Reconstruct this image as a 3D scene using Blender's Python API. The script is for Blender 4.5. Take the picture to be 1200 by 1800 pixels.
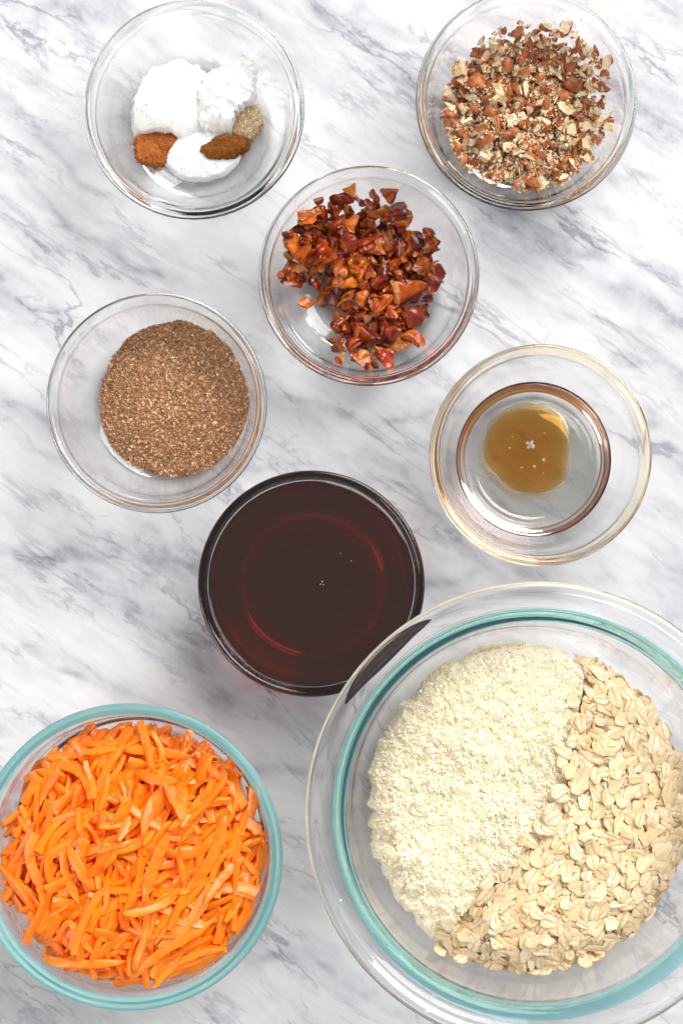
import bpy, bmesh, math
import numpy as np
from mathutils import Matrix, Vector

S = bpy.context.scene
COL = S.collection
for o in list(bpy.data.objects):
    bpy.data.objects.remove(o)

# ------------------------------------------------------------------ camera
H = 0.95                      # camera height above the marble (m)
K = 1.0 / 3000.0              # metres per photo pixel per metre of depth
NU, NV = 600.0, 1000.0        # photo pixel straight below the lens
cam_d = bpy.data.cameras.new('camera')
cam = bpy.data.objects.new('camera', cam_d)
COL.objects.link(cam)
cam.location = (0, 0, H)
cam_d.sensor_fit = 'VERTICAL'
cam_d.sensor_height = 36
cam_d.lens = 60
cam_d.shift_y = 100.0 / 1800.0
cam_d.clip_start = 0.02
cam_d.clip_end = 20
cam_d.dof.use_dof = True
cam_d.dof.focus_distance = H - 0.045
cam_d.dof.aperture_fstop = 5.6
S.camera = cam

# ------------------------------------------------------------------ light
W = bpy.data.worlds.new('World')
S.world = W
W.use_nodes = True
bg = W.node_tree.nodes['Background']
bg.inputs[0].default_value = (0.97, 0.985, 1.0, 1)
bg.inputs[1].default_value = 0.37


def area(name, loc, target, sx, sy, power, color):
    d = bpy.data.lights.new(name, 'AREA')
    d.shape = 'RECTANGLE'
    d.size, d.size_y, d.energy, d.color = sx, sy, power, color
    o = bpy.data.objects.new(name, d)
    COL.objects.link(o)
    o.location = loc
    o.rotation_euler = (Vector(target) - Vector(loc)).to_track_quat('-Z', 'Y').to_euler()
    return o


area('window_light', (1.45, 2.0, 2.1), (0, 0, 0), 2.6, 2.2, 160, (1.0, 0.985, 0.96))
area('room_light', (-2.2, -1.2, 2.0), (0, 0, 0), 1.8, 1.8, 42, (1.0, 0.98, 0.95))

vs = S.view_settings
vs.view_transform = 'Standard'
vs.look = 'None'
vs.exposure = 0.14
vs.gamma = 1.0
vs.use_curve_mapping = False
cy = S.cycles
cy.use_denoising = True
cy.max_bounces = 28
cy.transmission_bounces = 24
cy.glossy_bounces = 10
cy.diffuse_bounces = 5
cy.transparent_max_bounces = 8
cy.caustics_reflective = True
cy.caustics_refractive = True
cy.blur_glossy = 0.3
cy.sample_clamp_indirect = 12.0
cy.use_adaptive_sampling = False


def px(u, v, z):
    """photo pixel -> world x, y on the plane at height z"""
    s = K * (H - z)
    return (u - NU) * s, -(v - NV) * s


# ------------------------------------------------------------------ noise
def hash2(ix, iy, seed):
    n = (ix.astype(np.int64) * 374761393 + iy.astype(np.int64) * 668265263 + seed * 974634777) & 0x7fffffff
    n = ((n ^ (n >> 13)) * 1274126177) & 0x7fffffff
    return ((n ^ (n >> 16)) & 0xffff) / 65535.0


def vnoise(x, y, seed=0):
    ix, iy = np.floor(x), np.floor(y)
    fx, fy = x - ix, y - iy
    fx, fy = fx * fx * (3 - 2 * fx), fy * fy * (3 - 2 * fy)
    a, b = hash2(ix, iy, seed), hash2(ix + 1, iy, seed)
    c, d = hash2(ix, iy + 1, seed), hash2(ix + 1, iy + 1, seed)
    return (a + (b - a) * fx) * (1 - fy) + (c + (d - c) * fx) * fy


def fbm(x, y, seed=0, octv=4, gain=0.5):
    t, amp, tot = 0.0, 1.0, 0.0
    for i in range(octv):
        t = t + amp * vnoise(x * 2 ** i + 17.3 * i, y * 2 ** i - 9.1 * i, seed + i)
        tot += amp
        amp *= gain
    return t / tot


def sstep(a, b, x):
    t = np.clip((x - a) / (b - a), 0, 1)
    return t * t * (3 - 2 * t)


# ------------------------------------------------------------------ materials
def new_mat(name):
    m = bpy.data.materials.new(name)
    m.use_nodes = True
    nt = m.node_tree
    return m, nt, nt.nodes['Principled BSDF']


def lin(r, g, b):
    f = lambda c: c / 12.92 if c <= 0.04045 else ((c + 0.055) / 1.055) ** 2.4
    return (f(r / 255), f(g / 255), f(b / 255), 1)


def ramp(nt, stops):
    n = nt.nodes.new('ShaderNodeValToRGB')
    e = n.color_ramp.elements
    while len(e) < len(stops):
        e.new(0.5)
    for i, (p, c) in enumerate(stops):
        e[i].position = p
        e[i].color = c
    return n


def glass_mat(name, color, ior=1.47, rough=0.0):
    m = bpy.data.materials.new(name)
    m.use_nodes = True
    nt = m.node_tree
    nt.nodes.clear()
    g = nt.nodes.new('ShaderNodeBsdfGlass')
    g.inputs['Color'].default_value = color
    g.inputs['Roughness'].default_value = rough
    g.inputs['IOR'].default_value = ior
    o = nt.nodes.new('ShaderNodeOutputMaterial')
    nt.links.new(g.outputs[0], o.inputs['Surface'])
    return m


def liquid_mat(name, ior, absorb, density):
    m = glass_mat(name, (1, 1, 1, 1), ior)
    nt = m.node_tree
    v = nt.nodes.new('ShaderNodeVolumeAbsorption')
    v.inputs['Color'].default_value = absorb
    v.inputs['Density'].default_value = density
    nt.links.new(v.outputs[0], nt.nodes['Material Output'].inputs['Volume'])
    return m


def piece_mat(name, stops, rough=0.6, by_attr=False, noise_scale=350, noise_mix=0.35, noise_stops=None,
              sss=0.0, sss_r=(0.002, 0.001, 0.0005), bump=0.0, bump_scale=1500, spec=0.5, stretch=(1, 1, 1)):
    """colour = per-piece random ramp, blended with a noise ramp on the piece itself"""
    m, nt, p = new_mat(name)
    L = nt.links.new
    if by_attr:
        a = nt.nodes.new('ShaderNodeAttribute')
        a.attribute_name = 'rnd'
        rnd = a.outputs['Fac']
    else:
        rnd = nt.nodes.new('ShaderNodeObjectInfo').outputs['Random']
    r1 = ramp(nt, stops)
    L(rnd, r1.inputs[0])
    tc = nt.nodes.new('ShaderNodeTexCoord')
    mp = nt.nodes.new('ShaderNodeMapping')
    mp.inputs['Scale'].default_value = stretch
    L(tc.outputs['Object'], mp.inputs[0])
    nz = nt.nodes.new('ShaderNodeTexNoise')
    nz.noise_dimensions = '4D'
    nz.inputs['Scale'].default_value = noise_scale
    nz.inputs['Detail'].default_value = 3
    L(mp.outputs[0], nz.inputs['Vector'])
    mw = nt.nodes.new('ShaderNodeMath')
    mw.operation = 'MULTIPLY'
    mw.inputs[1].default_value = 40
    L(rnd, mw.inputs[0])
    L(mw.outputs[0], nz.inputs['W'])
    r2 = ramp(nt, noise_stops or stops)
    L(nz.outputs['Fac'], r2.inputs[0])
    mx = nt.nodes.new('ShaderNodeMix')
    mx.data_type = 'RGBA'
    mx.inputs[0].default_value = noise_mix
    L(r1.outputs[0], mx.inputs[6])
    L(r2.outputs[0], mx.inputs[7])
    L(mx.outputs[2], p.inputs['Base Color'])
    p.inputs['Roughness'].default_value = rough
    p.inputs['Specular IOR Level'].default_value = spec
    if sss:
        p.inputs['Subsurface Weight'].default_value = sss
        p.inputs['Subsurface Radius'].default_value = (1, 0.5, 0.25)
        p.inputs['Subsurface Scale'].default_value = sss_r[0]
    if bump:
        b = nt.nodes.new('ShaderNodeBump')
        b.inputs['Strength'].default_value = bump
        b.inputs['Distance'].default_value = 0.0006
        n2 = nt.nodes.new('ShaderNodeTexNoise')
        n2.inputs['Scale'].default_value = bump_scale
        n2.inputs['Detail'].default_value = 2
        L(mp.outputs[0], n2.inputs['Vector'])
        L(n2.outputs['Fac'], b.inputs['Height'])
        L(b.outputs[0], p.inputs['Normal'])
    return m


def grain_mat(name, rough=0.8, noise=0.0, nscale=2500, dark=0.7, sss=0.0):
    """per-vertex grain colour from the 'Col' attribute"""
    m, nt, p = new_mat(name)
    a = nt.nodes.new('ShaderNodeAttribute')
    a.attribute_name = 'Col'
    src = a.outputs['Color']
    if noise:
        tc = nt.nodes.new('ShaderNodeTexCoord')
        nz = nt.nodes.new('ShaderNodeTexNoise')
        nz.inputs['Scale'].default_value = nscale
        nz.inputs['Detail'].default_value = 4
        nt.links.new(tc.outputs['Object'], nz.inputs['Vector'])
        r = ramp(nt, [(0.3, (dark, dark, dark, 1)), (0.65, (1, 1, 1, 1))])
        nt.links.new(nz.outputs['Fac'], r.inputs[0])
        mx = nt.nodes.new('ShaderNodeMix')
        mx.data_type = 'RGBA'
        mx.blend_type = 'MULTIPLY'
        mx.inputs[0].default_value = noise
        nt.links.new(src, mx.inputs[6])
        nt.links.new(r.outputs[0], mx.inputs[7])
        src = mx.outputs[2]
    nt.links.new(src, p.inputs['Base Color'])
    p.inputs['Roughness'].default_value = rough
    p.inputs['Specular IOR Level'].default_value = 0.2
    if sss:
        p.inputs['Subsurface Weight'].default_value = sss
        p.inputs['Subsurface Scale'].default_value = 0.0016
        p.inputs['Subsurface Radius'].default_value = (1, .85, .6)
    return m


# ------------------------------------------------------------------ mesh helpers
def link(name, me, parent=None, label=None, cat=None, group=None, kind=None):
    o = bpy.data.objects.new(name, me)
    COL.objects.link(o)
    if parent is not None:
        o.parent = parent
    for k, v in (('label', label), ('category', cat), ('group', group), ('kind', kind)):
        if v:
            o[k] = v
    return o


def mesh_np(name, V, F, mat=None, smooth=False, N=None, col=None, rnd=None, mats=None, midx=None, crs=None):
    me = bpy.data.meshes.new(name)
    V = np.asarray(V, dtype=np.float32)
    F = np.asarray(F, dtype=np.int32)
    me.vertices.add(len(V))
    me.vertices.foreach_set('co', V.ravel())
    k = F.shape[1]
    me.loops.add(F.size)
    me.loops.foreach_set('vertex_index', F.ravel())
    me.polygons.add(len(F))
    me.polygons.foreach_set('loop_start', np.arange(0, F.size, k, dtype=np.int32))
    me.polygons.foreach_set('loop_total', np.full(len(F), k, dtype=np.int32))
    for mm in (mats or [mat]):
        me.materials.append(mm)
    if midx is not None:
        me.polygons.foreach_set('material_index', np.asarray(midx, dtype=np.int32))
    me.update(calc_edges=True)
    me.validate()
    me.polygons.foreach_set('use_smooth', np.full(len(me.polygons), bool(smooth)))
    if N is not None:
        me.normals_split_custom_set_from_vertices([tuple(n) for n in N])
    if col is not None:
        a = me.attributes.new('Col', 'FLOAT_COLOR', 'POINT')
        c = np.ones((len(V), 4), dtype=np.float32)
        c[:, :3] = col
        a.data.foreach_set('color', c.ravel())
    if crs is not None:
        a = me.attributes.new('crs', 'FLOAT', 'POINT')
        a.data.foreach_set('value', np.asarray(crs, dtype=np.float32))
    if rnd is not None:
        a = me.attributes.new('rnd', 'FLOAT', 'POINT')
        a.data.foreach_set('value', np.asarray(rnd, dtype=np.float32))
    return me


def catmull(P, n=8):
    P = np.array(P, float)
    out = []
    Q = np.vstack([2 * P[0] - P[1], P, 2 * P[-1] - P[-2]])
    for i in range(1, len(Q) - 2):
        p0, p1, p2, p3 = Q[i - 1:i + 3]
        # centripetal-ish tension by chord length keeps tight corners from overshooting
        for t in np.linspace(0, 1, n, endpoint=False):
            d1 = max(np.linalg.norm(p1 - p0), 1e-6); d2 = max(np.linalg.norm(p2 - p1), 1e-6); d3 = max(np.linalg.norm(p3 - p2), 1e-6)
            m1 = ((p2 - p1) / d2 - (p2 - p0) / (d1 + d2) + (p1 - p0) / d1) * d2
            m2 = ((p3 - p2) / d3 - (p3 - p1) / (d2 + d3) + (p2 - p1) / d2) * d2
            t2, t3 = t * t, t ** 3
            out.append((2 * t3 - 3 * t2 + 1) * p1 + (t3 - 2 * t2 + t) * m1 + (-2 * t3 + 3 * t2) * p2 + (t3 - t2) * m2)
    out.append(P[-1])
    out = np.array(out)
    out[:, 0] = np.maximum(out[:, 0], 0)
    return out


def profile_normals(P):
    d = np.gradient(P, axis=0)
    n = np.stack([d[:, 1], -d[:, 0]], 1)      # outward for an outer-bottom -> rim -> inner-centre profile
    n /= np.maximum(np.linalg.norm(n, axis=1, keepdims=True), 1e-12)
    n[0] = (0, n[0, 1] / abs(n[0, 1] + 1e-12) if abs(n[0, 1]) > 0.2 else -1)
    n[-1] = (0, 1 if n[-1, 1] > 0 else -1)
    return n


def lathe(name, P, Nn, mat, seg=160, wob=None):
    """open or closed surface of revolution of a profile piece (r, z) with its normals"""
    th = np.linspace(0, 2 * np.pi, seg, endpoint=False)
    c, s = np.cos(th), np.sin(th)
    n = len(P)
    V = np.stack([P[:, 0:1] * c, P[:, 0:1] * s, np.repeat(P[:, 1:2], seg, 1)], -1).reshape(-1, 3)
    N = np.stack([Nn[:, 0:1] * c, Nn[:, 0:1] * s, np.repeat(Nn[:, 1:2], seg, 1)], -1).reshape(-1, 3)
    i, j = np.meshgrid(np.arange(n - 1), np.arange(seg), indexing='ij')
    j2 = (j + 1) % seg
    F = np.stack([i * seg + j, i * seg + j2, (i + 1) * seg + j2, (i + 1) * seg + j], -1).reshape(-1, 4)
    # collapse poles into single vertices
    me = bpy.data.meshes.new(name)
    bm = bmesh.new()
    vs_ = []
    norms = []
    rows = []
    for k in range(n):
        if P[k, 0] < 1e-7:
            v = bm.verts.new((0, 0, P[k, 1]))
            norms.append((0, 0, Nn[k, 1]))
            rows.append([v] * seg)
        else:
            rows.append([bm.verts.new(V[k * seg + q]) for q in range(seg)])
            norms += [tuple(N[k * seg + q]) for q in range(seg)]
    for k in range(n - 1):
        for q in range(seg):
            q2 = (q + 1) % seg
            f = [rows[k][q], rows[k][q2], rows[k + 1][q2], rows[k + 1][q]]
            u = []
            for v in f:
                if v not in u:
                    u.append(v)
            if len(u) >= 3:
                bm.faces.new(u).smooth = True
    bm.to_mesh(me)
    bm.free()
    me.materials.append(mat)
    me.normals_split_custom_set_from_vertices(norms)
    return me


def empty(name, loc, label, cat, group=None):
    o = bpy.data.objects.new(name, None)
    COL.objects.link(o)
    o.empty_display_size = 0.01
    o.location = loc
    o['label'] = label
    o['category'] = cat
    if group:
        o['group'] = group
    return o


# ------------------------------------------------------------------ marble
def seg_dist(X, Y, pts):
    d = np.full(X.shape, 1e9)
    for (x0, y0), (x1, y1) in zip(pts[:-1], pts[1:]):
        dx, dy = x1 - x0, y1 - y0
        t = np.clip(((X - x0) * dx + (Y - y0) * dy) / (dx * dx + dy * dy + 1e-9), 0, 1)
        d = np.minimum(d, np.hypot(X - x0 - t * dx, Y - y0 - t * dy))
    return d


def build_marble():
    # photo-space coordinates are only used to lay the veins where they run in the stone
    nx, ny = 330, 470
    u = np.linspace(-700, 1900, nx)
    v = np.linspace(-700, 2500, ny)
    U, Vv = np.meshgrid(u, v)
    wx = (fbm(U / 160, Vv / 160, 3, 4) - 0.5) * 90 + (fbm(U / 40, Vv / 40, 8, 3) - 0.5) * 26
    wy = (fbm(U / 160, Vv / 160, 5, 4) - 0.5) * 90 + (fbm(U / 40, Vv / 40, 11, 3) - 0.5) * 26
    X, Y = U + wx, Vv + wy
    veins = [  # (points, half width, strength)
        ([(60, 10), (180, 45), (250, 90)], 26, .55), ([(0, 160), (60, 205), (140, 300), (190, 328)], 16, .5),
        ([(-200, 180), (0, 300), (100, 365), (170, 420), (240, 470), (300, 505)], 13, .62),
        ([(-150, 370), (0, 410), (110, 445), (210, 438)], 18, .42), ([(-100, 480), (0, 520), (60, 558), (115, 562)], 16, .6),
        ([(390, 0), (500, 60), (560, 110)], 26, .55), ([(560, 0), (640, 60), (735, 152)], 26, .62), ([(700, -60), (620, 10)], 20, .4),
        ([(840, 385), (960, 418), (1100, 500), (1230, 590)], 34, .62), ([(880, 340), (1020, 420), (1200, 470)], 26, .4),
        ([(1060, 330), (1130, 320), (1230, 345)], 24, .35), ([(1120, -30), (1200, 40), (1300, 80)], 34, .45),
        ([(1110, 130), (1180, 220), (1260, 260)], 40, .38), ([(900, 480), (1000, 560), (1130, 600)], 26, .34),
        ([(-200, 690), (0, 722), (100, 735), (190, 765), (330, 700), (460, 690), (610, 708)], 13, .62),
        ([(-150, 900), (0, 945), (65, 985), (190, 985), (350, 1000), (430, 1020)], 26, .78),
        ([(100, 1010), (180, 1050), (300, 1100), (360, 1145)], 22, .55), ([(40, 1120), (90, 1160), (130, 1195)], 13, .7),
        ([(420, 812), (560, 820)], 12, .4), ([(300, 1120), (370, 1180), (400, 1230)], 13, .5),
        ([(630, 725), (720, 738), (810, 748)], 13, .65), ([(640, 775), (700, 840), (775, 925), (860, 1005)], 17, .62),
        ([(600, 800), (680, 880), (770, 950)], 14, .4), ([(740, 1020), (850, 985), (930, 1010)], 18, .5),
        ([(1120, 680), (1165, 740), (1230, 810)], 24, .62), ([(1080, 640), (1150, 640), (1230, 690)], 18, .45),
        ([(1140, 880), (1220, 930), (1300, 950)], 22, .5), ([(1040, 1000), (1150, 1020), (1250, 1075)], 20, .42),
        ([(130, 1195), (230, 1225), (330, 1240)], 14, .35), ([(420, 1355), (480, 1360), (545, 1368)], 12, .55),
        ([(460, 1555), (560, 1572)], 12, .5), ([(440, 1678), (540, 1690), (640, 1730)], 14, .55),
        ([(-100, 1700), (0, 1730), (110, 1775)], 18, .45), ([(370, 1210), (470, 1195), (560, 1255)], 16, .35),
        ([(560, 1500), (660, 1560), (800, 1600)], 16, .35), ([(-400, 1100), (-60, 1250), (100, 1290)], 20, .4),
        ([(460, 600), (620, 720), (700, 800)], 12, .3),
    ]
    m = np.zeros_like(U)
    for i, (pts, w, s) in enumerate(veins):
        d = seg_dist(X, Y, pts)
        brk = 0.25 + 0.75 * sstep(0.33, 0.66, fbm(U / 48 + i * 3, Vv / 48, 40 + i, 3))
        m = np.maximum(m, s * brk * .95 * np.exp(-(d / (w * .62)) ** 2) + 0.36 * s * np.exp(-(d / (w * 2.6)) ** 2))
    # streaks running down to the right
    a = math.radians(31)
    p = U * math.cos(a) + Vv * math.sin(a) + wx * .8
    q = -U * math.sin(a) + Vv * math.cos(a) + wy * .8
    st = fbm(p / 260, q / 42, 21, 5)
    st2 = 1 - np.abs(2 * fbm(p / 330 + 5, q / 75, 31, 4) - 1)
    reg = sstep(400, 1100, U + 0.25 * (900 - Vv))
    m = m + (0.16 + 0.16 * reg) * sstep(0.48, 0.80, st) + (0.08 + .08 * reg) * sstep(0.88, 1.0, st2)
    m = m + .07 * fbm(U / 300, Vv / 300, 61, 3)
    m = np.clip(m, 0, 1) * 0.47
    s = K * H
    Vx = np.stack([(U - NU) * s, -(Vv - NV) * s, np.zeros_like(U)], -1).reshape(-1, 3)
    i, j = np.meshgrid(np.arange(ny - 1), np.arange(nx - 1), indexing='ij')
    F = np.stack([i * nx + j, (i + 1) * nx + j, (i + 1) * nx + j + 1, i * nx + j + 1], -1).reshape(-1, 4)
    # slab sides and underside
    x0, x1 = Vx[:, 0].min(), Vx[:, 0].max()
    y0, y1 = Vx[:, 1].min(), Vx[:, 1].max()
    mat, nt, p_ = new_mat('marble')
    L = nt.links.new
    at = nt.nodes.new('ShaderNodeAttribute'); at.attribute_name = 'rnd'
    tc = nt.nodes.new('ShaderNodeTexCoord')
    mp = nt.nodes.new('ShaderNodeMapping')
    mp.vector_type = 'TEXTURE'
    mp.inputs['Rotation'].default_value = (0, 0, math.radians(-33))
    mp.inputs['Scale'].default_value = (1 / 0.85, 1 / 2.7, 1)
    L(tc.outputs['Object'], mp.inputs[0])
    n1 = nt.nodes.new('ShaderNodeTexNoise')
    n1.inputs['Scale'].default_value = 42; n1.inputs['Detail'].default_value = 7; n1.inputs['Roughness'].default_value = 0.58
    n1.inputs['Distortion'].default_value = 0.6
    L(mp.outputs[0], n1.inputs['Vector'])
    n2 = nt.nodes.new('ShaderNodeTexNoise')
    n2.inputs['Scale'].default_value = 330; n2.inputs['Detail'].default_value = 4
    L(tc.outputs['Object'], n2.inputs['Vector'])

    def math_n(op, a_, b_):
        n = nt.nodes.new('ShaderNodeMath'); n.operation = op
        for k_, w_ in enumerate((a_, b_)):
            if isinstance(w_, (int, float)):
                n.inputs[k_].default_value = w_
            else:
                L(w_, n.inputs[k_])
        return n.outputs[0]
    k1 = math_n('MULTIPLY_ADD', n1.outputs['Fac'], 2.2); k1.node.inputs[2].default_value = -0.2
    k1 = math_n('MAXIMUM', k1, 0.0)
    k2 = math_n('MULTIPLY_ADD', n2.outputs['Fac'], 0.7); k2.node.inputs[2].default_value = 0.65
    f = math_n('MULTIPLY', math_n('MULTIPLY', at.outputs['Fac'], k1), k2)
    base = math_n('MULTIPLY', math_n('SUBTRACT', n1.outputs['Fac'], 0.42), 0.22)
    f = math_n('ADD', f, math_n('MAXIMUM', base, 0.0))
    def crisp(scale, wid, strength, dist, seedw, rot, sy):
        mpv = nt.nodes.new('ShaderNodeMapping')
        mpv.vector_type = 'TEXTURE'
        mpv.inputs['Rotation'].default_value = (0, 0, math.radians(-rot))
        mpv.inputs['Scale'].default_value = (1.0, 1 / sy, 1)
        mpv.inputs['Location'].default_value = (seedw, seedw * 1.7, 0)
        L(tc.outputs['Object'], mpv.inputs[0])
        nv = nt.nodes.new('ShaderNodeTexNoise')
        nv.inputs['Scale'].default_value = scale; nv.inputs['Detail'].default_value = 7
        nv.inputs['Roughness'].default_value = 0.62; nv.inputs['Distortion'].default_value = dist
        L(mpv.outputs[0], nv.inputs['Vector'])
        nb = nt.nodes.new('ShaderNodeTexNoise')
        nb.inputs['Scale'].default_value = scale * 1.6; nb.inputs['Detail'].default_value = 3
        L(mpv.outputs[0], nb.inputs['Vector'])
        dv = math_n('ABSOLUTE', math_n('SUBTRACT', nv.outputs['Fac'], 0.5), 0.0)
        rv = nt.nodes.new('ShaderNodeMapRange'); rv.interpolation_type = 'SMOOTHSTEP'
        rv.inputs['From Min'].default_value = wid; rv.inputs['From Max'].default_value = 0.0
        L(dv, rv.inputs['Value'])
        rb = nt.nodes.new('ShaderNodeMapRange'); rb.interpolation_type = 'SMOOTHSTEP'
        rb.inputs['From Min'].default_value = 0.42; rb.inputs['From Max'].default_value = 0.68
        L(nb.outputs['Fac'], rb.inputs['Value'])
        return math_n('MULTIPLY', math_n('MULTIPLY', rv.outputs[0], rb.outputs[0]), strength)
    f = math_n('ADD', f, crisp(5.5, 0.020, 0.40, 0.4, 3.1, 33, 3.6))
    f = math_n('ADD', f, crisp(11.0, 0.026, 0.24, 0.6, 7.7, 36, 3.4))
    f = math_n('ADD', f, crisp(5.0, 0.085, 0.15, 0.4, 1.3, 30, 2.8))
    r = ramp(nt, [(0.0, (0.685, 0.682, 0.694, 1)), (0.18, (0.555, 0.558, 0.588, 1)), (0.5, (0.34, 0.348, 0.385, 1)),
                  (0.8, (0.20, 0.205, 0.22, 1)), (1.0, (0.11, 0.11, 0.115, 1))])
    L(f, r.inputs[0])
    L(r.outputs[0], p_.inputs['Base Color'])
    p_.inputs['Roughness'].default_value = 0.32
    p_.inputs['Specular IOR Level'].default_value = 0.4
    top = mesh_np('countertop', Vx, F, mat, True, rnd=m.ravel())
    c = link('countertop', top, label='white marble countertop with grey diagonal veins', cat='countertop', kind='structure')
    bm = bmesh.new()
    b = [bm.verts.new((x, y, z)) for z in (-0.03, -0.0005) for x, y in ((x0, y0), (x1, y0), (x1, y1), (x0, y1))]
    for f_ in ((3, 2, 1, 0), (0, 1, 5, 4), (1, 2, 6, 5), (2, 3, 7, 6), (3, 0, 4, 7), (4, 5, 6, 7)):
        bm.faces.new([b[q] for q in f_])
    me = bpy.data.meshes.new('slab'); bm.to_mesh(me); bm.free(); me.materials.append(mat)
    link('slab', me, parent=c)
    return c


build_marble()

# ------------------------------------------------------------------ glass bowls
CLEAR = glass_mat('clear_glass', (1, 1, 1, 1), 1.48)
CLEAR_RIM = glass_mat('clear_glass_rim', (0.955, 0.97, 0.965, 1), 1.48)


def tinted_glass(name, gcol, body, w):
    # thick tinted glass: clear refraction plus the light it scatters back from its depth
    m = glass_mat(name, gcol, 1.48)
    nt = m.node_tree
    g = [q for q in nt.nodes if q.type == 'BSDF_GLASS'][0]
    d = nt.nodes.new('ShaderNodeBsdfDiffuse')
    t = nt.nodes.new('ShaderNodeBsdfTranslucent')
    d.inputs[0].default_value = body
    t.inputs[0].default_value = body
    m1 = nt.nodes.new('ShaderNodeMixShader')
    m2 = nt.nodes.new('ShaderNodeMixShader')
    m1.inputs[0].default_value = 0.5
    m2.inputs[0].default_value = w
    nt.links.new(d.outputs[0], m1.inputs[1])
    nt.links.new(t.outputs[0], m1.inputs[2])
    nt.links.new(g.outputs[0], m2.inputs[1])
    nt.links.new(m1.outputs[0], m2.inputs[2])
    nt.links.new(m2.outputs[0], nt.nodes['Material Output'].inputs['Surface'])
    return m


AQUA = tinted_glass('aqua_glass', lin(226, 251, 251), lin(186, 253, 254), 0.42)
TEAL = tinted_glass('teal_glass', lin(200, 240, 244), lin(130, 214, 224), 0.22)


class Bowl:
    """round vessel: profile split into named surfaces that together close it"""

    def __init__(self, u, v, ztop, ctrl, spans, label, seg=160):
        x, y = px(u, v, ztop)
        self.x, self.y = x, y
        P = catmull([(r * 1e-3, z * 1e-3) for r, z in ctrl], 8)
        N = profile_normals(P)
        self.root = empty('glass_bowl', (x, y, 0.0002), label, 'bowl', 'clear glass bowls on the marble')
        for name, a, b, mat in spans:
            P_, N_ = P[a * 8:b * 8 + 1], N[a * 8:b * 8 + 1]
            link(name, lathe(name, P_, N_, mat, seg), self.root)
        # inner surface height r -> z (from the rim downwards)
        k = int(np.argmax(P[:, 1]))
        inner = P[k:][::-1]
        rr = np.maximum.accumulate(inner[:, 0])
        self.ir, self.iz = rr, inner[:, 1] + 0.0002

    def floor(self, x, y):
        r = np.hypot(np.asarray(x) - self.x, np.asarray(y) - self.y)
        return np.interp(r, self.ir, self.iz)


def small_ctrl(R=58.6):
    k = R / 58.6
    P = [(0, 1.6), (20, 1.6), (29, 1.2), (32, 0.1), (34.6, 0.4), (40.4, 5.8), (46.4, 13.2), (51.3, 25), (54.8, 37), (56.2, 43),
         (57.9, 44.6), (58.6, 46.2), (58.0, 47.7), (56.4, 48.1), (54.8, 47.4), (53.6, 45.2),
         (52.3, 38), (48.6, 25.5), (43.2, 14), (37.5, 7.6), (31, 5.0), (20, 4.5), (0, 4.4)]
    return [(r * k, z) for r, z in P]


SMALL_SPANS = [('body', 0, 9, CLEAR), ('rim', 9, 15, CLEAR_RIM), ('inner_wall', 15, 22, CLEAR)]


def small_bowl(u, v, label, R=58.6):
    return Bowl(u, v, 0.048, small_ctrl(R), SMALL_SPANS, label)


B_spice = small_bowl(341, 191, 'small clear glass bowl holding white powders and brown spices', 58.4)
B_pecan = small_bowl(925, 175, 'small clear glass bowl holding chopped pecans', 58.6)
B_date = small_bowl(648, 484, 'small clear glass bowl holding chopped dates', 58.4)
B_flax = small_bowl(275, 708, 'small clear glass bowl holding ground brown flaxseed', 58.4)
oil_ctrl = small_ctrl(58.9)
for k_, rz in ((3, (34.6, 0.1)), (4, (36.4, 0.7)), (5, (40.6, 6.0)), (6, (46.0, 13.0)), (7, (51.2, 24)), (17, (48.4, 24.0)), (18, (42.0, 13.0)), (19, (36.4, 6.3)), (20, (34.4, 4.8))):
    oil_ctrl[k_] = rz
AMBER_RIM = glass_mat('amber_glass_rim', (1.0, 0.95, 0.85, 1), 1.48)  # glass with a faint amber tint, for this bowl's rim only
B_oil = Bowl(950, 800, 0.048, oil_ctrl, [('body', 0, 9, CLEAR), ('rim', 9, 15, AMBER_RIM), ('inner_wall', 15, 22, CLEAR)], 'small clear glass bowl holding clear oil and a brown vanilla pool')
syr_ctrl = small_ctrl(60.1)
for k_, rz in ((8, (57.2, 37)), (9, (59.0, 43)), (10, (59.7, 44.8)), (11, (60.0, 46.2)), (12, (59.5, 47.6)), (13, (58.2, 48.1)), (14, (56.8, 47.5)), (15, (55.6, 45.4))):
    syr_ctrl[k_] = rz
B_syrup = Bowl(547, 1026, 0.048, syr_ctrl, SMALL_SPANS, 'small glass bowl filled nearly to the rim with dark brown syrup')

carrot_ctrl = [(0, 1.8), (40, 1.8), (54, 1.4), (58, 0.1), (62, 0.4), (68, 5), (72.5, 18), (75.5, 38), (77.2, 56),
               (78.9, 60), (79.8, 62.6), (79.6, 64.4), (78.2, 65.3), (76.6, 64.7), (74.9, 65.0), (73.7, 62.9),
               (72.6, 55), (71.0, 38), (68.2, 18), (62.6, 8.6), (54, 6), (40, 5.6), (0, 5.5)]
B_carrot = Bowl(226, 1507, 0.065, carrot_ctrl,
                [('body', 0, 8, CLEAR), ('rim', 8, 15, AQUA), ('inner_wall', 15, 22, CLEAR)],
                'glass bowl with a thick pale aqua rim holding shredded carrot', 176)
big_ctrl = [(0, 2), (45, 2), (58, 1.6), (62, 0.2), (68, 0.8), (83, 6.5), (94.5, 20), (99.6, 38), (102.4, 57), (104.4, 68.5),
            (108, 71.5), (113.6, 73.8), (117.0, 73.6), (119.2, 75.6), (118.8, 78.6), (116.4, 79.6), (111.4, 77.8), (105.6, 75.8),
            (102, 74.6), (99.6, 72.2), (98.8, 66), (97.6, 54), (95.0, 36), (89.0, 19.5), (78, 10), (62, 6.8), (40, 6.1), (0, 6)]
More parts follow.
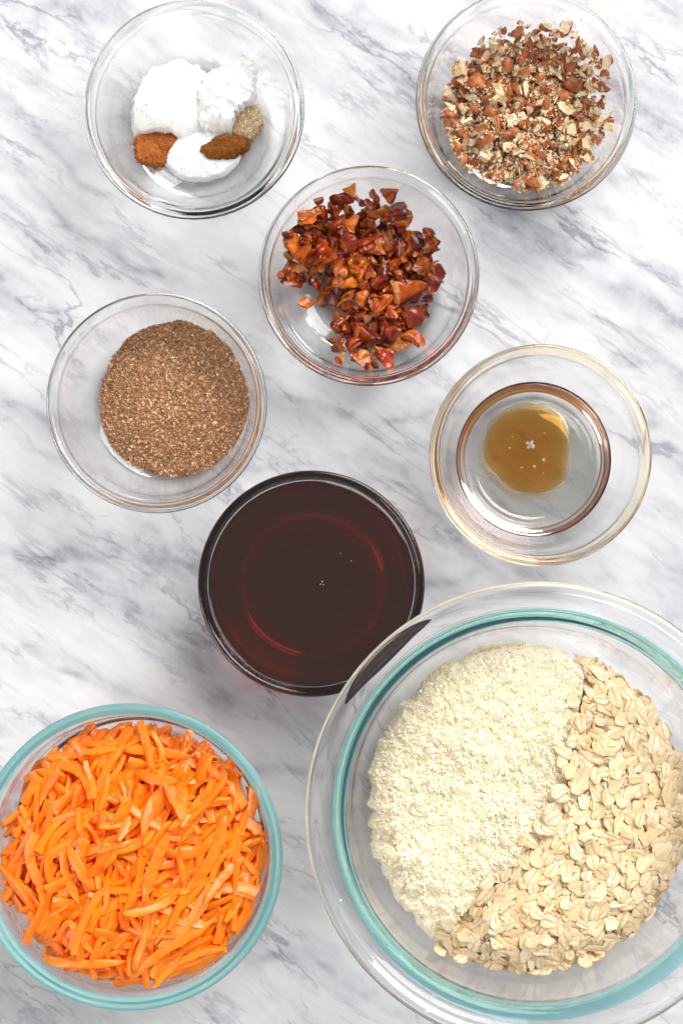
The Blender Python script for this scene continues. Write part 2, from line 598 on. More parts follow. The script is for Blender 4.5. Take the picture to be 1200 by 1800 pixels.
B_big = Bowl(947, 1433, 0.078, big_ctrl,
             [('body', 0, 9, CLEAR), ('flange', 9, 12, CLEAR), ('rim', 12, 15, CLEAR), ('flange', 15, 17, CLEAR),
              ('collar', 17, 20, TEAL), ('inner_wall', 20, 27, CLEAR)],
             'large glass mixing bowl with wide flange and teal inner ring, holding almond flour and oats', 224)


# ------------------------------------------------------------------ liquids
def liquid_mesh(name, bowl, level, mat, seg=128, over=0.00012):
    """fills the bowl up to `level`, reaching a hair into the glass so no air film shows"""
    ir, iz = bowl.ir, bowl.iz - 0.0002
    keep = iz < level - 0.0006
    r = ir[keep]
    z = iz[keep]
    rl = np.interp(level, iz[np.argsort(iz)], ir[np.argsort(iz)])
    pts = [(0, z[0] - over)] + [(a + over, b - over) for a, b in zip(r[1:], z[1:])]
    pts += [(rl + over, level), (rl - 0.0018, level), (rl * 0.6, level), (0, level)]
    P = np.array(pts)
    N = profile_normals(P)
    return lathe(name, P, N, mat, seg)


SYRUP = liquid_mat('dark_syrup', 1.45, (0.745, 0.18, 0.12, 1), 200)
nt = SYRUP.node_tree
hz = nt.nodes.new('ShaderNodeBsdfDiffuse'); hz.inputs[0].default_value = (0.44, 0.20, 0.15, 1)
hm = nt.nodes.new('ShaderNodeMixShader'); hm.inputs[0].default_value = 0.05
nt.links.new([q for q in nt.nodes if q.type == 'BSDF_GLASS'][0].outputs[0], hm.inputs[1])
nt.links.new(hz.outputs[0], hm.inputs[2])
nt.links.new(hm.outputs[0], nt.nodes['Material Output'].inputs['Surface'])
o = link('syrup', liquid_mesh('syrup', B_syrup, 0.0428, SYRUP), label='dark reddish brown syrup filling a small glass bowl', cat='syrup')
o.location = (B_syrup.x, B_syrup.y, 0.0002)
syrup = o
OIL = liquid_mat('clear_oil', 1.455, (0.995, 0.93, 0.45, 1), 7)
o = link('oil', liquid_mesh('oil', B_oil, 0.0136, OIL), label='shallow pool of clear oil around the brown vanilla', cat='oil')
o.location = (B_oil.x, B_oil.y, 0.0002)
oil = o


def poly_radius(poly, c, th):
    """distance from c to the polygon's edge along each angle"""
    P = np.array(poly, float) - np.array(c, float)
    a = np.arctan2(P[:, 1], P[:, 0])
    r = np.hypot(P[:, 0], P[:, 1])
    k = np.argsort(a)
    a, r = a[k], r[k]
    a = np.concatenate([a - 2 * np.pi, a, a + 2 * np.pi])
    r = np.concatenate([r, r, r])
    return np.interp(th, a, r)


def blob(name, poly, z_px, floor, hfun, mat, rings=40, seg=160, lift=0.00025, edge_noise=0.03, smooth=True, col=None, seed=1, sm=3):
    """closed heap over a traced outline: follows floor(x, y) below and hfun(t, th, x, y) above"""
    W_ = np.array([px(u, v, z_px) for u, v in poly])
    c = W_.mean(0)
    th = np.linspace(-np.pi, np.pi, seg, endpoint=False)
    R = poly_radius(W_, c, th)
    for _ in range(sm):
        R = 0.25 * np.roll(R, 1) + 0.5 * R + 0.25 * np.roll(R, -1)
    R = R * (1 + edge_noise * (2 * fbm(np.cos(th) * 9 + 30, np.sin(th) * 9 + 30, seed, 3) - 1) * 2)
    t = np.linspace(0, 1, rings + 1)[1:]
    T, TH = np.meshgrid(t, th, indexing='ij')
    X = c[0] + np.cos(TH) * R[None, :] * T
    Y = c[1] + np.sin(TH) * R[None, :] * T
    zf = floor(X, Y) + lift
    top = zf + np.maximum(hfun(T, TH, X, Y), 0) + 0.00005
    zc = float(floor(np.array([c[0]]), np.array([c[1]]))[0]) + lift
    hc = zc + float(np.maximum(hfun(np.zeros(1), np.zeros(1), np.array([c[0]]), np.array([c[1]])), 0)[0])
    V = np.concatenate([np.stack([X, Y, top], -1).reshape(-1, 3), np.stack([X, Y, zf], -1).reshape(-1, 3),
                        [[c[0], c[1], hc], [c[0], c[1], zc]]])
    n = rings * seg
    F = []
    i, j = np.meshgrid(np.arange(rings - 1), np.arange(seg), indexing='ij')
    j2 = (j + 1) % seg
    q = np.stack([i * seg + j, (i + 1) * seg + j, (i + 1) * seg + j2, i * seg + j2], -1).reshape(-1, 4)
    tri = lambda Q: np.concatenate([Q[:, [0, 1, 2]], Q[:, [0, 2, 3]]])
    F = [tri(q), tri(q[:, ::-1] + n)]
    jj = np.arange(seg)
    k2 = (jj + 1) % seg
    F.append(np.stack([np.full(seg, 2 * n), jj, k2], -1))
    F.append(np.stack([np.full(seg, 2 * n + 1), n + k2, n + jj], -1))
    e = (rings - 1) * seg
    F.append(tri(np.stack([e + jj, n + e + jj, n + e + k2, e + k2], -1)))
    F = np.concatenate(F)
    cc = None
    if col is not None:
        cc = np.tile(np.array(col, float)[:3], (len(V), 1))
    return mesh_np(name, V, F, mat, smooth, col=cc), c, R


def dome(h, p=2.0, q=1.0):
    return lambda T, TH, X, Y: h * np.clip(1 - T ** p, 0, 1) ** q


# vanilla pool lying under the oil
VAN = liquid_mat('vanilla_extract', 0.965, (0.93, 0.66, 0.0, 1), 215)
van_poly = [(905, 712), (945, 708), (985, 728), (1000, 760), (999, 800), (992, 845), (975, 862), (935, 871), (898, 862),
            (872, 835), (851, 815), (848, 780), (860, 745), (880, 725)]


def van_h(T, TH, X, Y):
    return 0.0072 * np.clip(1 - T ** 6, 0, 1) ** 0.5


me, _, _ = blob('vanilla_extract', van_poly, 0.008, B_oil.floor, van_h, VAN, rings=18, seg=96, lift=0.0005, edge_noise=0.004)
vanilla = link('vanilla_extract', me, label='amber brown vanilla extract pooled beneath the clear oil', cat='vanilla')

BUB, nt, p = new_mat('bubble_foam')
p.inputs['Base Color'].default_value = (0.85, 0.78, 0.66, 1)
p.inputs['Roughness'].default_value = 0.25
p.inputs['Transmission Weight'].default_value = 0.75


def bubble(parent, u, v, z, r):
    x, y = px(u, v, z)
    bm = bmesh.new()
    bmesh.ops.create_icosphere(bm, subdivisions=2, radius=r)
    for w in bm.verts:
        w.co.z *= 0.55
    for f in bm.faces:
        f.smooth = True
    me_ = bpy.data.meshes.new('bubble')
    bm.to_mesh(me_)
    bm.free()
    me_.materials.append(BUB)
    b = link('bubble', me_, parent)
    b.matrix_parent_inverse = Matrix.Translation(parent.location).inverted()
    b.location = (x, y, z)


for u, v, r in ((931, 782, .0016), (934, 778, .0013), (928, 786, .0012), (936, 785, .0014), (926, 779, .001), (938, 820, .0009), (955, 808, .001), (916, 822, .0005), (954, 832, .0005), (895, 788, .0006), (956, 761, .0005), (900, 768, .0004)):
    bubble(oil, u, v, 0.0138, r)
for u, v, r in ((566, 1022, .0005), (563, 1027, .0004), (568, 1028, .0004), (617, 986, .0004), (598, 973, .0003)):
    bubble(syrup, u, v, 0.0429, r)


# ------------------------------------------------------------------ powders in the spice bowl
def c1(pts):
    return [(120 + x / 2.727, y / 2.727) for x, y in pts]


def lumpy(base, amp, sc, seed, fine=0.0003, octv=3):
    def f(T, TH, X, Y):
        h = base(T, TH, X, Y)
        n = fbm(X / sc, Y / sc, seed, octv) - 0.42
        n2 = fbm(X / 0.0011, Y / 0.0011, seed + 7, 2) - 0.5
        return h + (amp * n + fine * n2) * np.clip((1 - T) * 6, 0.1, 1)
    return f


def powder_mat(name, c, dark, scale=900, rough=0.9):
    m, nt, p = new_mat(name)
    tc = nt.nodes.new('ShaderNodeTexCoord')
    nz = nt.nodes.new('ShaderNodeTexNoise')
    nz.inputs['Scale'].default_value = scale
    nz.inputs['Detail'].default_value = 6
    nt.links.new(tc.outputs['Object'], nz.inputs['Vector'])
    r = ramp(nt, [(0.32, dark), (0.62, c)])
    nt.links.new(nz.outputs['Fac'], r.inputs[0])
    nt.links.new(r.outputs[0], p.inputs['Base Color'])
    p.inputs['Roughness'].default_value = rough
    p.inputs['Specular IOR Level'].default_value = 0.15
    b = nt.nodes.new('ShaderNodeBump')
    b.inputs['Strength'].default_value = 0.5
    b.inputs['Distance'].default_value = 0.0005
    nt.links.new(nz.outputs['Fac'], b.inputs['Height'])
    nt.links.new(b.outputs[0], p.inputs['Normal'])
    return m


PW = powder_mat('white_powder', (0.93, 0.925, 0.91, 1), (0.90, 0.89, 0.87, 1))
SALT = powder_mat('white_salt', (0.92, 0.925, 0.94, 1), (0.84, 0.85, 0.88, 1), 2500)
CIN = powder_mat('cinnamon', lin(190, 104, 36), lin(160, 80, 24))
CLO = powder_mat('clove', lin(142, 80, 26), lin(108, 56, 16))
GIN = powder_mat('ginger', lin(214, 188, 146), lin(176, 148, 108), 1400)
mA = c1([(545, 268), (640, 310), (668, 400), (660, 500), (650, 600), (560, 650), (480, 620), (400, 625), (320, 645), (288, 560), (320, 440), (380, 340), (460, 290)])
mB = c1([(650, 335), (700, 315), (745, 300), (790, 296), (830, 268), (862, 282), (905, 318), (895, 400), (890, 480), (850, 500), (800, 550), (785, 600), (778, 650), (740, 672), (700, 662), (665, 668), (640, 620), (610, 480)])
mC = c1([(460, 603), (490, 625), (535, 645), (500, 680), (480, 715), (455, 780), (370, 790), (312, 740), (320, 650), (400, 625)])
mD = c1([(600, 600), (680, 630), (830, 690), (800, 790), (700, 850), (620, 862), (500, 822), (450, 770), (490, 680)])
mE = c1([(606, 708), (640, 690), (680, 672), (780, 648), (840, 636), (864, 680), (830, 722), (740, 756), (650, 748)])
mF = c1([(770, 560), (800, 520), (880, 495), (922, 550), (912, 630), (870, 668), (800, 650)])
# ------------------------------------------------------------------ grains
OCT_V = np.array([(1, 0, 0), (-1, 0, 0), (0, 1, 0), (0, -1, 0), (0, 0, 1), (0, 0, -1)], float)
OCT_F = np.array([(0, 2, 4), (2, 1, 4), (1, 3, 4), (3, 0, 4), (2, 0, 5), (1, 2, 5), (3, 1, 5), (0, 3, 5)])


def rand_rot(rng, n):
    q = rng.normal(size=(n, 4))
    q /= np.linalg.norm(q, axis=1, keepdims=True)
    w, x, y, z = q.T
    return np.stack([np.stack([1 - 2 * (y * y + z * z), 2 * (x * y - z * w), 2 * (x * z + y * w)], -1),
                     np.stack([2 * (x * y + z * w), 1 - 2 * (x * x + z * z), 2 * (y * z - x * w)], -1),
                     np.stack([2 * (x * z - y * w), 2 * (y * z + x * w), 1 - 2 * (x * x + y * y)], -1)], 1)


def grains(pos, size, col, rng, squash=(1, .8, .55), jit=.28):
    n = len(pos)
    base = OCT_V[None] * (1 + jit * rng.normal(size=(n, 6, 1))) + jit * .6 * rng.normal(size=(n, 6, 3))
    base = base * np.array(squash) * size[:, None, None]
    R = rand_rot(rng, n)
    V = np.einsum('nij,nkj->nki', R, base) + pos[:, None, :]
    F = (OCT_F[None] + (np.arange(n) * 6)[:, None, None]).reshape(-1, 3)
    C = np.repeat(col, 6, axis=0)
    return V.reshape(-1, 3), F, C


def merge(parts):
    Vs, Fs, Cs, o_ = [], [], [], 0
    for V, F, C in parts:
        Vs.append(V); Fs.append(F + o_); Cs.append(C)
        o_ += len(V)
    return np.concatenate(Vs), np.concatenate(Fs), np.concatenate(Cs)


def mesh_vfc(me, col):
    V = np.empty(len(me.vertices) * 3, np.float32)
    me.vertices.foreach_get('co', V)
    V = V.reshape(-1, 3)
    F = np.empty(len(me.polygons) * 3, np.int32)      # heaps are built of triangles
    me.polygons.foreach_get('vertices', F)
    F = F.reshape(-1, 3)
    return V, F, np.tile(np.array(col)[:3], (len(V), 1))


def pal(rng, n, cols, wts):
    c = np.array([lin(*k)[:3] for k in cols])
    w = np.array(wts, float)
    i = rng.choice(len(c), n, p=w / w.sum())
    return c[i] * (1 + .13 * rng.normal(size=(n, 1))).clip(.65, 1.35)


def scatter_on(rng, c, R, n, edge=1.0, power=.5):
    th = rng.uniform(-np.pi, np.pi, n)
    t = rng.uniform(0, 1, n) ** power * edge
    seg = len(R)
    k = ((th + np.pi) / (2 * np.pi) * seg).astype(int) % seg
    return c[0] + np.cos(th) * R[k] * t, c[1] + np.sin(th) * R[k] * t, t, th


# ------------------------------------------------------------------ powders in the spice bowl
def powder(name, poly, z, hfun, core, mat, cols, ngr, gs, label, cat, **kw):
    rng_ = np.random.default_rng(len(name) * 7 + 1)
    me_, c_, R_ = blob(name, poly, z, B_spice.floor, hfun, mat, **kw)
    X_, Y_, T_, TH_ = scatter_on(rng_, c_, R_, ngr, 1.0)
    T_ = T_ * (1 + .10 * np.abs(rng_.normal(size=ngr)) * (rng_.uniform(size=ngr) < .25))
    k_ = ((TH_ + np.pi) / (2 * np.pi) * len(R_)).astype(int) % len(R_)
    X_, Y_ = c_[0] + np.cos(TH_) * R_[k_] * T_, c_[1] + np.sin(TH_) * R_[k_] * T_
    Z_ = B_spice.floor(X_, Y_) + .0003 + np.maximum(hfun(np.minimum(T_, 1), TH_, X_, Y_), 0) + rng_.uniform(-.0001, .0002, ngr)
    gcol = pal(rng_, ngr, cols, [1] * len(cols)).clip(0, .94)
    gsz = rng_.lognormal(math.log(gs), .4, ngr).clip(gs * .4, gs * 3)
    g_ = grains(np.stack([X_, Y_, Z_], -1), gsz, gcol, rng_)
    V_, F_, C_ = merge([mesh_vfc(me_, lin(*core)), g_])
    bpy.data.meshes.remove(me_)
    me_ = mesh_np(name, V_, F_, mat, False, col=C_.clip(0, .94))
    nf = len(me_.polygons) - ngr * 8
    sm_ = np.zeros(len(me_.polygons), bool)
    sm_[:max(nf, 0)] = True
    me_.polygons.foreach_set('use_smooth', sm_)
    link(name, me_, label=label, cat=cat, kind='stuff')


PWD = grain_mat('loose_powder', .95, .5, 1500, .9)


def mound(h, cu, cv, ru, rv, rot, p=2.0, q=.9, foot=.0015):
    """smooth elliptical hill placed by photo point, cut off softly at the traced outline"""
    x0, y0 = px(cu, cv, .016)
    sc = K * (H - .016)
    ca, sa = math.cos(rot), math.sin(rot)

    def f(T, TH, X, Y):
        a_ = ((X - x0) * ca + (Y - y0) * sa) / (ru * sc)
        b_ = (-(X - x0) * sa + (Y - y0) * ca) / (rv * sc)
        d_ = np.clip(1 - (a_ * a_ + b_ * b_) ** (p / 2), 0, 1) ** q
        return (h * d_ + foot) * np.clip((1 - T) / .12, 0, 1) ** .6
    return f


powder('baking_powder', mA, .016, lumpy(mound(.013, 292, 172, 84, 76, .7, 2.2, .8, .0025), .0024, .014, 51, .0001, 3), (248, 247, 244), PWD,
       [(250, 249, 246)], 2400, .00028, 'smooth rounded mound of white powder beside the lumpy white powder', 'powder', rings=56, seg=200, edge_noise=.035, sm=2)


def hB(T, TH, X, Y):
    h = mound(.013, 400, 165, 70, 62, .5, 2.6, .6, .004)(T, TH, X, Y)
    n = fbm(X / .007, Y / .007, 77, 4) - .5
    rid = 1 - np.abs(2 * fbm(X / .010 + 4, Y / .010, 79, 3) - 1)
    return h + (.006 * n + .0045 * (rid - .7)) * np.clip((1 - T) * 5, .15, 1)


powder('baking_soda', mB, .016, hB, (247, 246, 245), PWD, [(250, 249, 247)], 2600, .0003, 'lumpy crumbling heap of white powder next to the tan ginger', 'powder',
       rings=70, seg=240, edge_noise=.08, sm=1, seed=9)
powder('salt', mD, .010, lumpy(mound(.0052, 352, 272, 78, 50, 0, 1.8, .9), .0006, .01, 61, .0002), (242, 244, 248), PWD, [(246, 248, 252), (236, 240, 246)], 2600, .0003,
       'flat patch of fine white salt under the dark brown clove', 'salt', rings=40, seg=140, edge_noise=.02, sm=3)
powder('cinnamon', mC, .012, lumpy(mound(.0040, 268, 252, 48, 42, .3, 2.4, .8, .002), .0040, .006, 71, .0004), (172, 100, 46), PWD,
       [(182, 108, 50), (164, 90, 38), (192, 120, 62)], 2600, .0003, 'orange brown heap of ground cinnamon below the smooth white mound', 'spice', rings=40, seg=160, edge_noise=.09, sm=1)
powder('clove', mE, .014, lumpy(mound(.0052, 390, 256, 52, 24, .25, 3, .7, .0042), .0016, .004, 81, .0005), (136, 80, 30), PWD,
       [(146, 86, 32), (120, 68, 24), (164, 104, 48)], 2400, .00032, 'dark brown oval patch of ground clove on the white salt', 'spice', rings=36, seg=160, edge_noise=.09, sm=1)
powder('ginger', mF, .011, lumpy(mound(.0052, 432, 214, 34, 36, 0, 2, .8, .0015), .0010, .004, 91, .0005), (206, 182, 142), PWD,
       [(216, 194, 156), (190, 164, 124), (228, 210, 176), (170, 142, 104)], 2400, .00034, 'pale tan patch of ground ginger beside the lumpy white powder', 'spice', rings=36, seg=140, edge_noise=.09, sm=1)

# flaxseed
rng = np.random.default_rng(5)
th = np.linspace(0, 2 * np.pi, 40, endpoint=False)
fx_poly = [(305 + 133 * math.cos(a) * (1 + .02 * math.sin(3 * a)), 703 + 134 * math.sin(a)) for a in th]


def flax_h(T, TH, X, Y):
    g = .0105 * np.clip(1 - T ** 2.4, 0, 1) ** .8 + .0022 * (1 - T)
    return g + .0022 * (fbm(X / .012, Y / .012, 15, 4) - .5) * np.clip((1 - T) * 5, .1, 1)


FLAX = grain_mat('ground_flax', .75)
me, c, R = blob('flax', fx_poly, .014, B_flax.floor, flax_h, FLAX, 40, 160, edge_noise=.012)
n = 15000
X, Y, T, TH = scatter_on(rng, c, R, n, 1.005)
Z = B_flax.floor(X, Y) + .0003 + flax_h(T, TH, X, Y) + rng.uniform(-.0003, .0005, n)
cols = pal(rng, n, [(200, 154, 116), (218, 176, 138), (164, 120, 84), (236, 204, 170), (126, 86, 56), (198, 132, 90), (214, 182, 124)],
           [5, 4, 4, 2.2, 2, 2.2, 1.2])
size = rng.lognormal(math.log(.00050), .42, n).clip(.0002, .0013)
g = grains(np.stack([X, Y, Z], -1), size, cols, rng)
V, F, C = merge([mesh_vfc(me, lin(146, 106, 78)), g])
bpy.data.meshes.remove(me)
link('ground_flaxseed', mesh_np('ground_flaxseed', V, F, FLAX, False, col=C), label='round heap of coarse brown ground flaxseed in a small bowl', cat='flaxseed', kind='stuff')


# ------------------------------------------------------------------ depositing pieces one on another
class Pile:
    """height map over a bowl; pieces are laid on what is already there"""

    def __init__(self, bowl, half, res=.0005):
        self.res = res
        self.x0, self.y0 = bowl.x - half, bowl.y - half
        n = int(2 * half / res)
        self.n = n
        g = (np.arange(n) + .5) * res
        self.GX, self.GY = np.meshgrid(self.x0 + g, self.y0 + g, indexing='ij')
        self.h = bowl.floor(self.GX, self.GY) + .0004

    def at(self, x, y):
        i = np.clip(((x - self.x0) / self.res).astype(int), 0, self.n - 1)
        j = np.clip(((y - self.y0) / self.res).astype(int), 0, self.n - 1)
        return self.h[i, j]

    def lay(self, foot, thick, x, y, yaw, rng, tilt=.12, max_slope=.75, pct=80, rs=.0012, stamp=.8):
        """returns the 3x3 rotation and the position of the piece's base; foot = (m, 2) local samples"""
        c_, s_ = math.cos(yaw), math.sin(yaw)
        f = foot @ np.array([[c_, s_], [-s_, c_]])
        hx = self.at(x + f[:, 0], y + f[:, 1])
        A = np.column_stack([f, np.ones(len(f))])
        sol = np.linalg.lstsq(A, hx, rcond=None)[0]
        g = sol[:2] + rng.normal(size=2) * tilt
        m = np.hypot(*g)
        if m > max_slope:
            g *= max_slope / m
        res_ = hx - f @ g
        z0 = np.percentile(res_, pct)
        nrm = np.array([-g[0], -g[1], 1.0]); nrm /= np.linalg.norm(nrm)
        ex = np.array([c_, s_, g[0] * c_ + g[1] * s_]); ex /= np.linalg.norm(ex)
        ey = np.cross(nrm, ex)
        Rm = np.stack([ex, ey, nrm], 1)
        # footprint squeezes with slope
        P = (Rm[:, :2] @ foot.T).T
        top = z0 + P[:, 2] + thick * nrm[2] * stamp
        lo = P[:, :2].min(0) - rs; hi = P[:, :2].max(0) + rs
        i0, i1 = [int(np.clip((x + q - self.x0) / self.res, 0, self.n)) for q in (lo[0], hi[0])]
        j0, j1 = [int(np.clip((y + q - self.y0) / self.res, 0, self.n)) for q in (lo[1], hi[1])]
        if i1 > i0 and j1 > j0:
            gx = self.GX[i0:i1 + 1, j0:j1 + 1] - x
            gy = self.GY[i0:i1 + 1, j0:j1 + 1] - y
            d = (gx[..., None] - P[:, 0]) ** 2 + (gy[..., None] - P[:, 1]) ** 2
            k = d.argmin(-1)
            hit = np.take_along_axis(d, k[..., None], -1)[..., 0] < rs * rs
            sub = self.h[i0:i1 + 1, j0:j1 + 1]
            sub[hit] = np.maximum(sub[hit], top[k][hit])
        return Rm, np.array([x, y, z0])

    def rise(self, foot, thick, pos, Rm):
        pass


def mat4(Rm, p, s=1.0):
    M = Matrix.Identity(4)
    for i in range(3):
        for j in range(3):
            M[i][j] = float(Rm[i, j] * (s if np.isscalar(s) else s[j]))
        M[i][3] = float(p[i])
    return M


def place_words(p, c_, r_):
    dx, dy = (p[0] - c_[0]) / r_, (p[1] - c_[1]) / r_
    d_ = math.hypot(dx, dy)
    if d_ < .3:
        return 'at the centre'
    k_ = int(round(math.atan2(dy, dx) / (math.pi / 4))) % 8
    w_ = ('right', 'upper right', 'top', 'upper left', 'left', 'lower left', 'bottom', 'lower right')[k_]
    return ('on outer ' + w_ + ' edge') if d_ > .72 else ('toward the ' + w_)


def lie_words(Rm):
    a_ = math.degrees(math.atan2(Rm[1, 0], Rm[0, 0])) % 180
    return 'lying level' if a_ < 22 or a_ > 158 else 'slanting up right' if a_ < 68 else 'standing upright' if a_ < 112 else 'slanting up left'


UPC = {}


def skin_up(me_, Rm):
    if me_.name not in UPC:
        UPC[me_.name] = (np.array([f.normal for f in me_.polygons]), np.array([f.area for f in me_.polygons]), np.array([f.material_index for f in me_.polygons]))
    n_, a_, m_ = UPC[me_.name]
    up = np.maximum((n_ @ Rm.T)[:, 2], 0) * a_
    return up[m_ == 0].sum() / max(up.sum(), 1e-12)


ORD = ('first second third fourth fifth sixth seventh eighth ninth tenth eleventh twelfth thirteenth fourteenth fifteenth sixteenth seventeenth '
       'eighteenth nineteenth twentieth').split() + ['twenty-' + q for q in 'first second third fourth fifth sixth seventh eighth ninth'.split()] + ['thirtieth'] + ['thirty-' + q for q in 'first second third fourth fifth sixth seventh eighth ninth'.split()] + ['fortieth'] * 60


def emit(name, placed, keep, meshes, mass_mat_fn, label, cat, group, mass_label, uniq=None):
    """placed: list of (variant, Rm, pos, scale). The last `keep` become objects, the rest one mass."""
    head, tail = placed[:-keep] if keep < len(placed) else [], placed[-keep:]
    ctr = np.mean([q[2][:2] for q in tail], 0)
    labs = [label(meshes[vi], Rm, p, s) for vi, Rm, p, s in tail]
    far = [float(np.hypot(*(q[2][:2] - ctr))) for q in tail]
    same = {}
    for k, lb in enumerate(labs):
        same.setdefault(lb, []).append(k)
    for lb, ks in same.items():
        if len(ks) > 1:
            for n_, k in enumerate(sorted(ks, key=lambda q: far[q])):
                labs[k] = lb + ', ' + ORD[n_] + ' outward'
    for k, (vi, Rm, p, s) in enumerate(tail):
        o_ = link(name, meshes[vi], label=labs[k], cat=cat, group=group)
        o_.matrix_world = mat4(Rm, p, s)
    if head:
        rng_ = np.random.default_rng(3)
        Vs, Fs, Rn, Mi, Cs, off = [], [], [], [], [], 0
        cache = {}
        for vi, Rm, p, s in head:
            if vi not in cache:
                me_ = meshes[vi]
                me_.calc_loop_triangles()
                cache[vi] = (np.array([v.co for v in me_.vertices]), np.array([t.vertices for t in me_.loop_triangles]),
                             np.array([t.material_index for t in me_.loop_triangles]))
            V_, F_, m_ = cache[vi]
            Vs.append((V_ * s) @ Rm.T + p)
            if 'crs' in meshes[vi].attributes:
                cr_ = np.empty(len(V_), np.float32)
                meshes[vi].attributes['crs'].data.foreach_get('value', cr_)
                Cs.append(cr_)
            Fs.append(F_ + off)
            Mi.append(m_)
            off += len(V_)
            Rn.append(np.full(len(V_), rng_.uniform()))
        me_ = mesh_np(name + '_mass', np.concatenate(Vs), np.concatenate(Fs), mats=mass_mat_fn, midx=np.concatenate(Mi), rnd=np.concatenate(Rn),
                      smooth=meshes[0].polygons[0].use_smooth, crs=np.concatenate(Cs) if Cs else None)
        link(name + '_mass', me_, label=mass_label, cat=cat, kind='stuff')


def sharp(me, ang=40):
    try:
        me.set_sharp_from_angle(angle=math.radians(ang))
    except Exception:
        pass


# ------------------------------------------------------------------ pecans
def chunk_mesh(rng, a, b, c, cuts, mats, sub=2, lump=.12, cap=1, ridge=0.0, keep_min=.15, sharp_deg=32, jit=.035, bend=0.0):
    """a lumpy ellipsoid chopped by planes: skin keeps material 0, cut faces get material `cap`"""
    bm = bmesh.new()
    bmesh.ops.create_icosphere(bm, subdivisions=sub, radius=1)
    ph = rng.uniform(0, 10, 3)
    for v in bm.verts:
        p_ = v.co
        k = 1 + lump * (math.sin(3.1 * p_.x + ph[0]) * math.sin(2.7 * p_.y + ph[1]) + .6 * math.sin(5.3 * p_.z + ph[2] + 2 * p_.x))
        if ridge:
            k += ridge * math.cos(6 * math.atan2(p_.z, p_.y))
        v.co = Vector((p_.x * a * k, p_.y * b * k, p_.z * c * k))
    for f in bm.faces:
        f.material_index = 0
    for _ in range(cuts):
        n_ = Vector(rng.normal(size=3)); n_.normalize()
        d = rng.uniform(keep_min, .62)
        co = Vector((n_.x * a, n_.y * b, n_.z * c)) * d
        geo = bm.verts[:] + bm.edges[:] + bm.faces[:]
        r_ = bmesh.ops.bisect_plane(bm, geom=geo, plane_co=co, plane_no=n_, clear_outer=True)
        e = [x for x in r_['geom_cut'] if isinstance(x, bmesh.types.BMEdge)]
        if e:
            ff = bmesh.ops.contextual_create(bm, geom=e)['faces']
            for f in ff:
                f.material_index = cap
            ff = bmesh.ops.poke(bm, faces=ff)
            for v in ff['verts']:
                v.co += n_ * float(rng.normal() * .10 * c)
            for f in ff['faces']:
                f.material_index = cap
    for v in bm.verts:
        v.co += Vector(rng.normal(size=3)) * (jit * c)
    for v in bm.verts:
        v.co.z += bend * (v.co.x ** 2 - .6 * v.co.y ** 2) / a
    zmin = min(v.co.z for v in bm.verts)
    cx = sum(v.co.x for v in bm.verts) / len(bm.verts)
    cy_ = sum(v.co.y for v in bm.verts) / len(bm.verts)
    for v in bm.verts:
        v.co -= Vector((cx, cy_, zmin))
    bmesh.ops.triangulate(bm, faces=bm.faces[:])
    for f in bm.faces:
        f.smooth = True
    me_ = bpy.data.meshes.new('chunk')
    bm.to_mesh(me_)
    bm.free()
    for m_ in mats:
        me_.materials.append(m_)
    sharp(me_, sharp_deg)
    return me_


def foot_of(me_, n=24):
    V = np.array([v.co for v in me_.vertices])
    k = np.linspace(0, len(V) - 1, min(n, len(V))).astype(int)
    return V[k][:, :2] * .85, V[:, 2].max()


def pecan_mats(attr):
    skin = piece_mat('pecan_skin' + ('_mass' if attr else ''), [(0, lin(164, 86, 38)), (.5, lin(182, 102, 50)), (.85, lin(140, 66, 28)), (1, lin(100, 42, 22))], .45, attr,
                     500, .45, [(.35, lin(104, 46, 20)), (.6, lin(190, 112, 58))], bump=.5, bump_scale=900)
    meat = piece_mat('pecan_meat' + ('_mass' if attr else ''), [(0, lin(236, 210, 166)), (.6, lin(243, 224, 188)), (1, lin(216, 178, 128))], .7, attr,
                     420, .4, [(.38, lin(206, 164, 112)), (.6, lin(246, 232, 200))], bump=.6, bump_scale=1200)
    return [skin, meat]


PM, PMM = pecan_mats(False), pecan_mats(True)
rng = np.random.default_rng(21)
pec = []
for i in range(26):
    L_ = rng.uniform(.0030, .0050)
    pec.append(chunk_mesh(rng, L_, L_ * rng.uniform(.48, .8), L_ * rng.uniform(.42, .6), int(rng.integers(2, 5)), PM, 2, .16, 1, .07, .08, 45, .06))
pile = Pile(B_pecan, .062)
pc = np.array(px(926, 191, .016))
pr = 151 * K * (H - .016)
placed = []


def target_dome(c_, r_, z0, h, p=2.2):
    return lambda x, y: z0 + h * np.clip(1 - (np.hypot(x - c_[0], y - c_[1]) / r_) ** p, 0, 1)


def choose(pile, rng, c_, r_, tgt, m=10, inside=None, edge=.97):
    best = None
    for _ in range(m):
        a = rng.uniform(0, 2 * np.pi)
        r = r_ * math.sqrt(rng.uniform()) * edge
        x, y = c_[0] + r * math.cos(a), c_[1] + r * math.sin(a)
        if inside is not None and not inside(x, y):
            continue
        d = tgt(x, y) - pile.at(np.array([x]), np.array([y]))[0]
        if best is None or d > best[0]:
            best = (d, x, y)
    return best


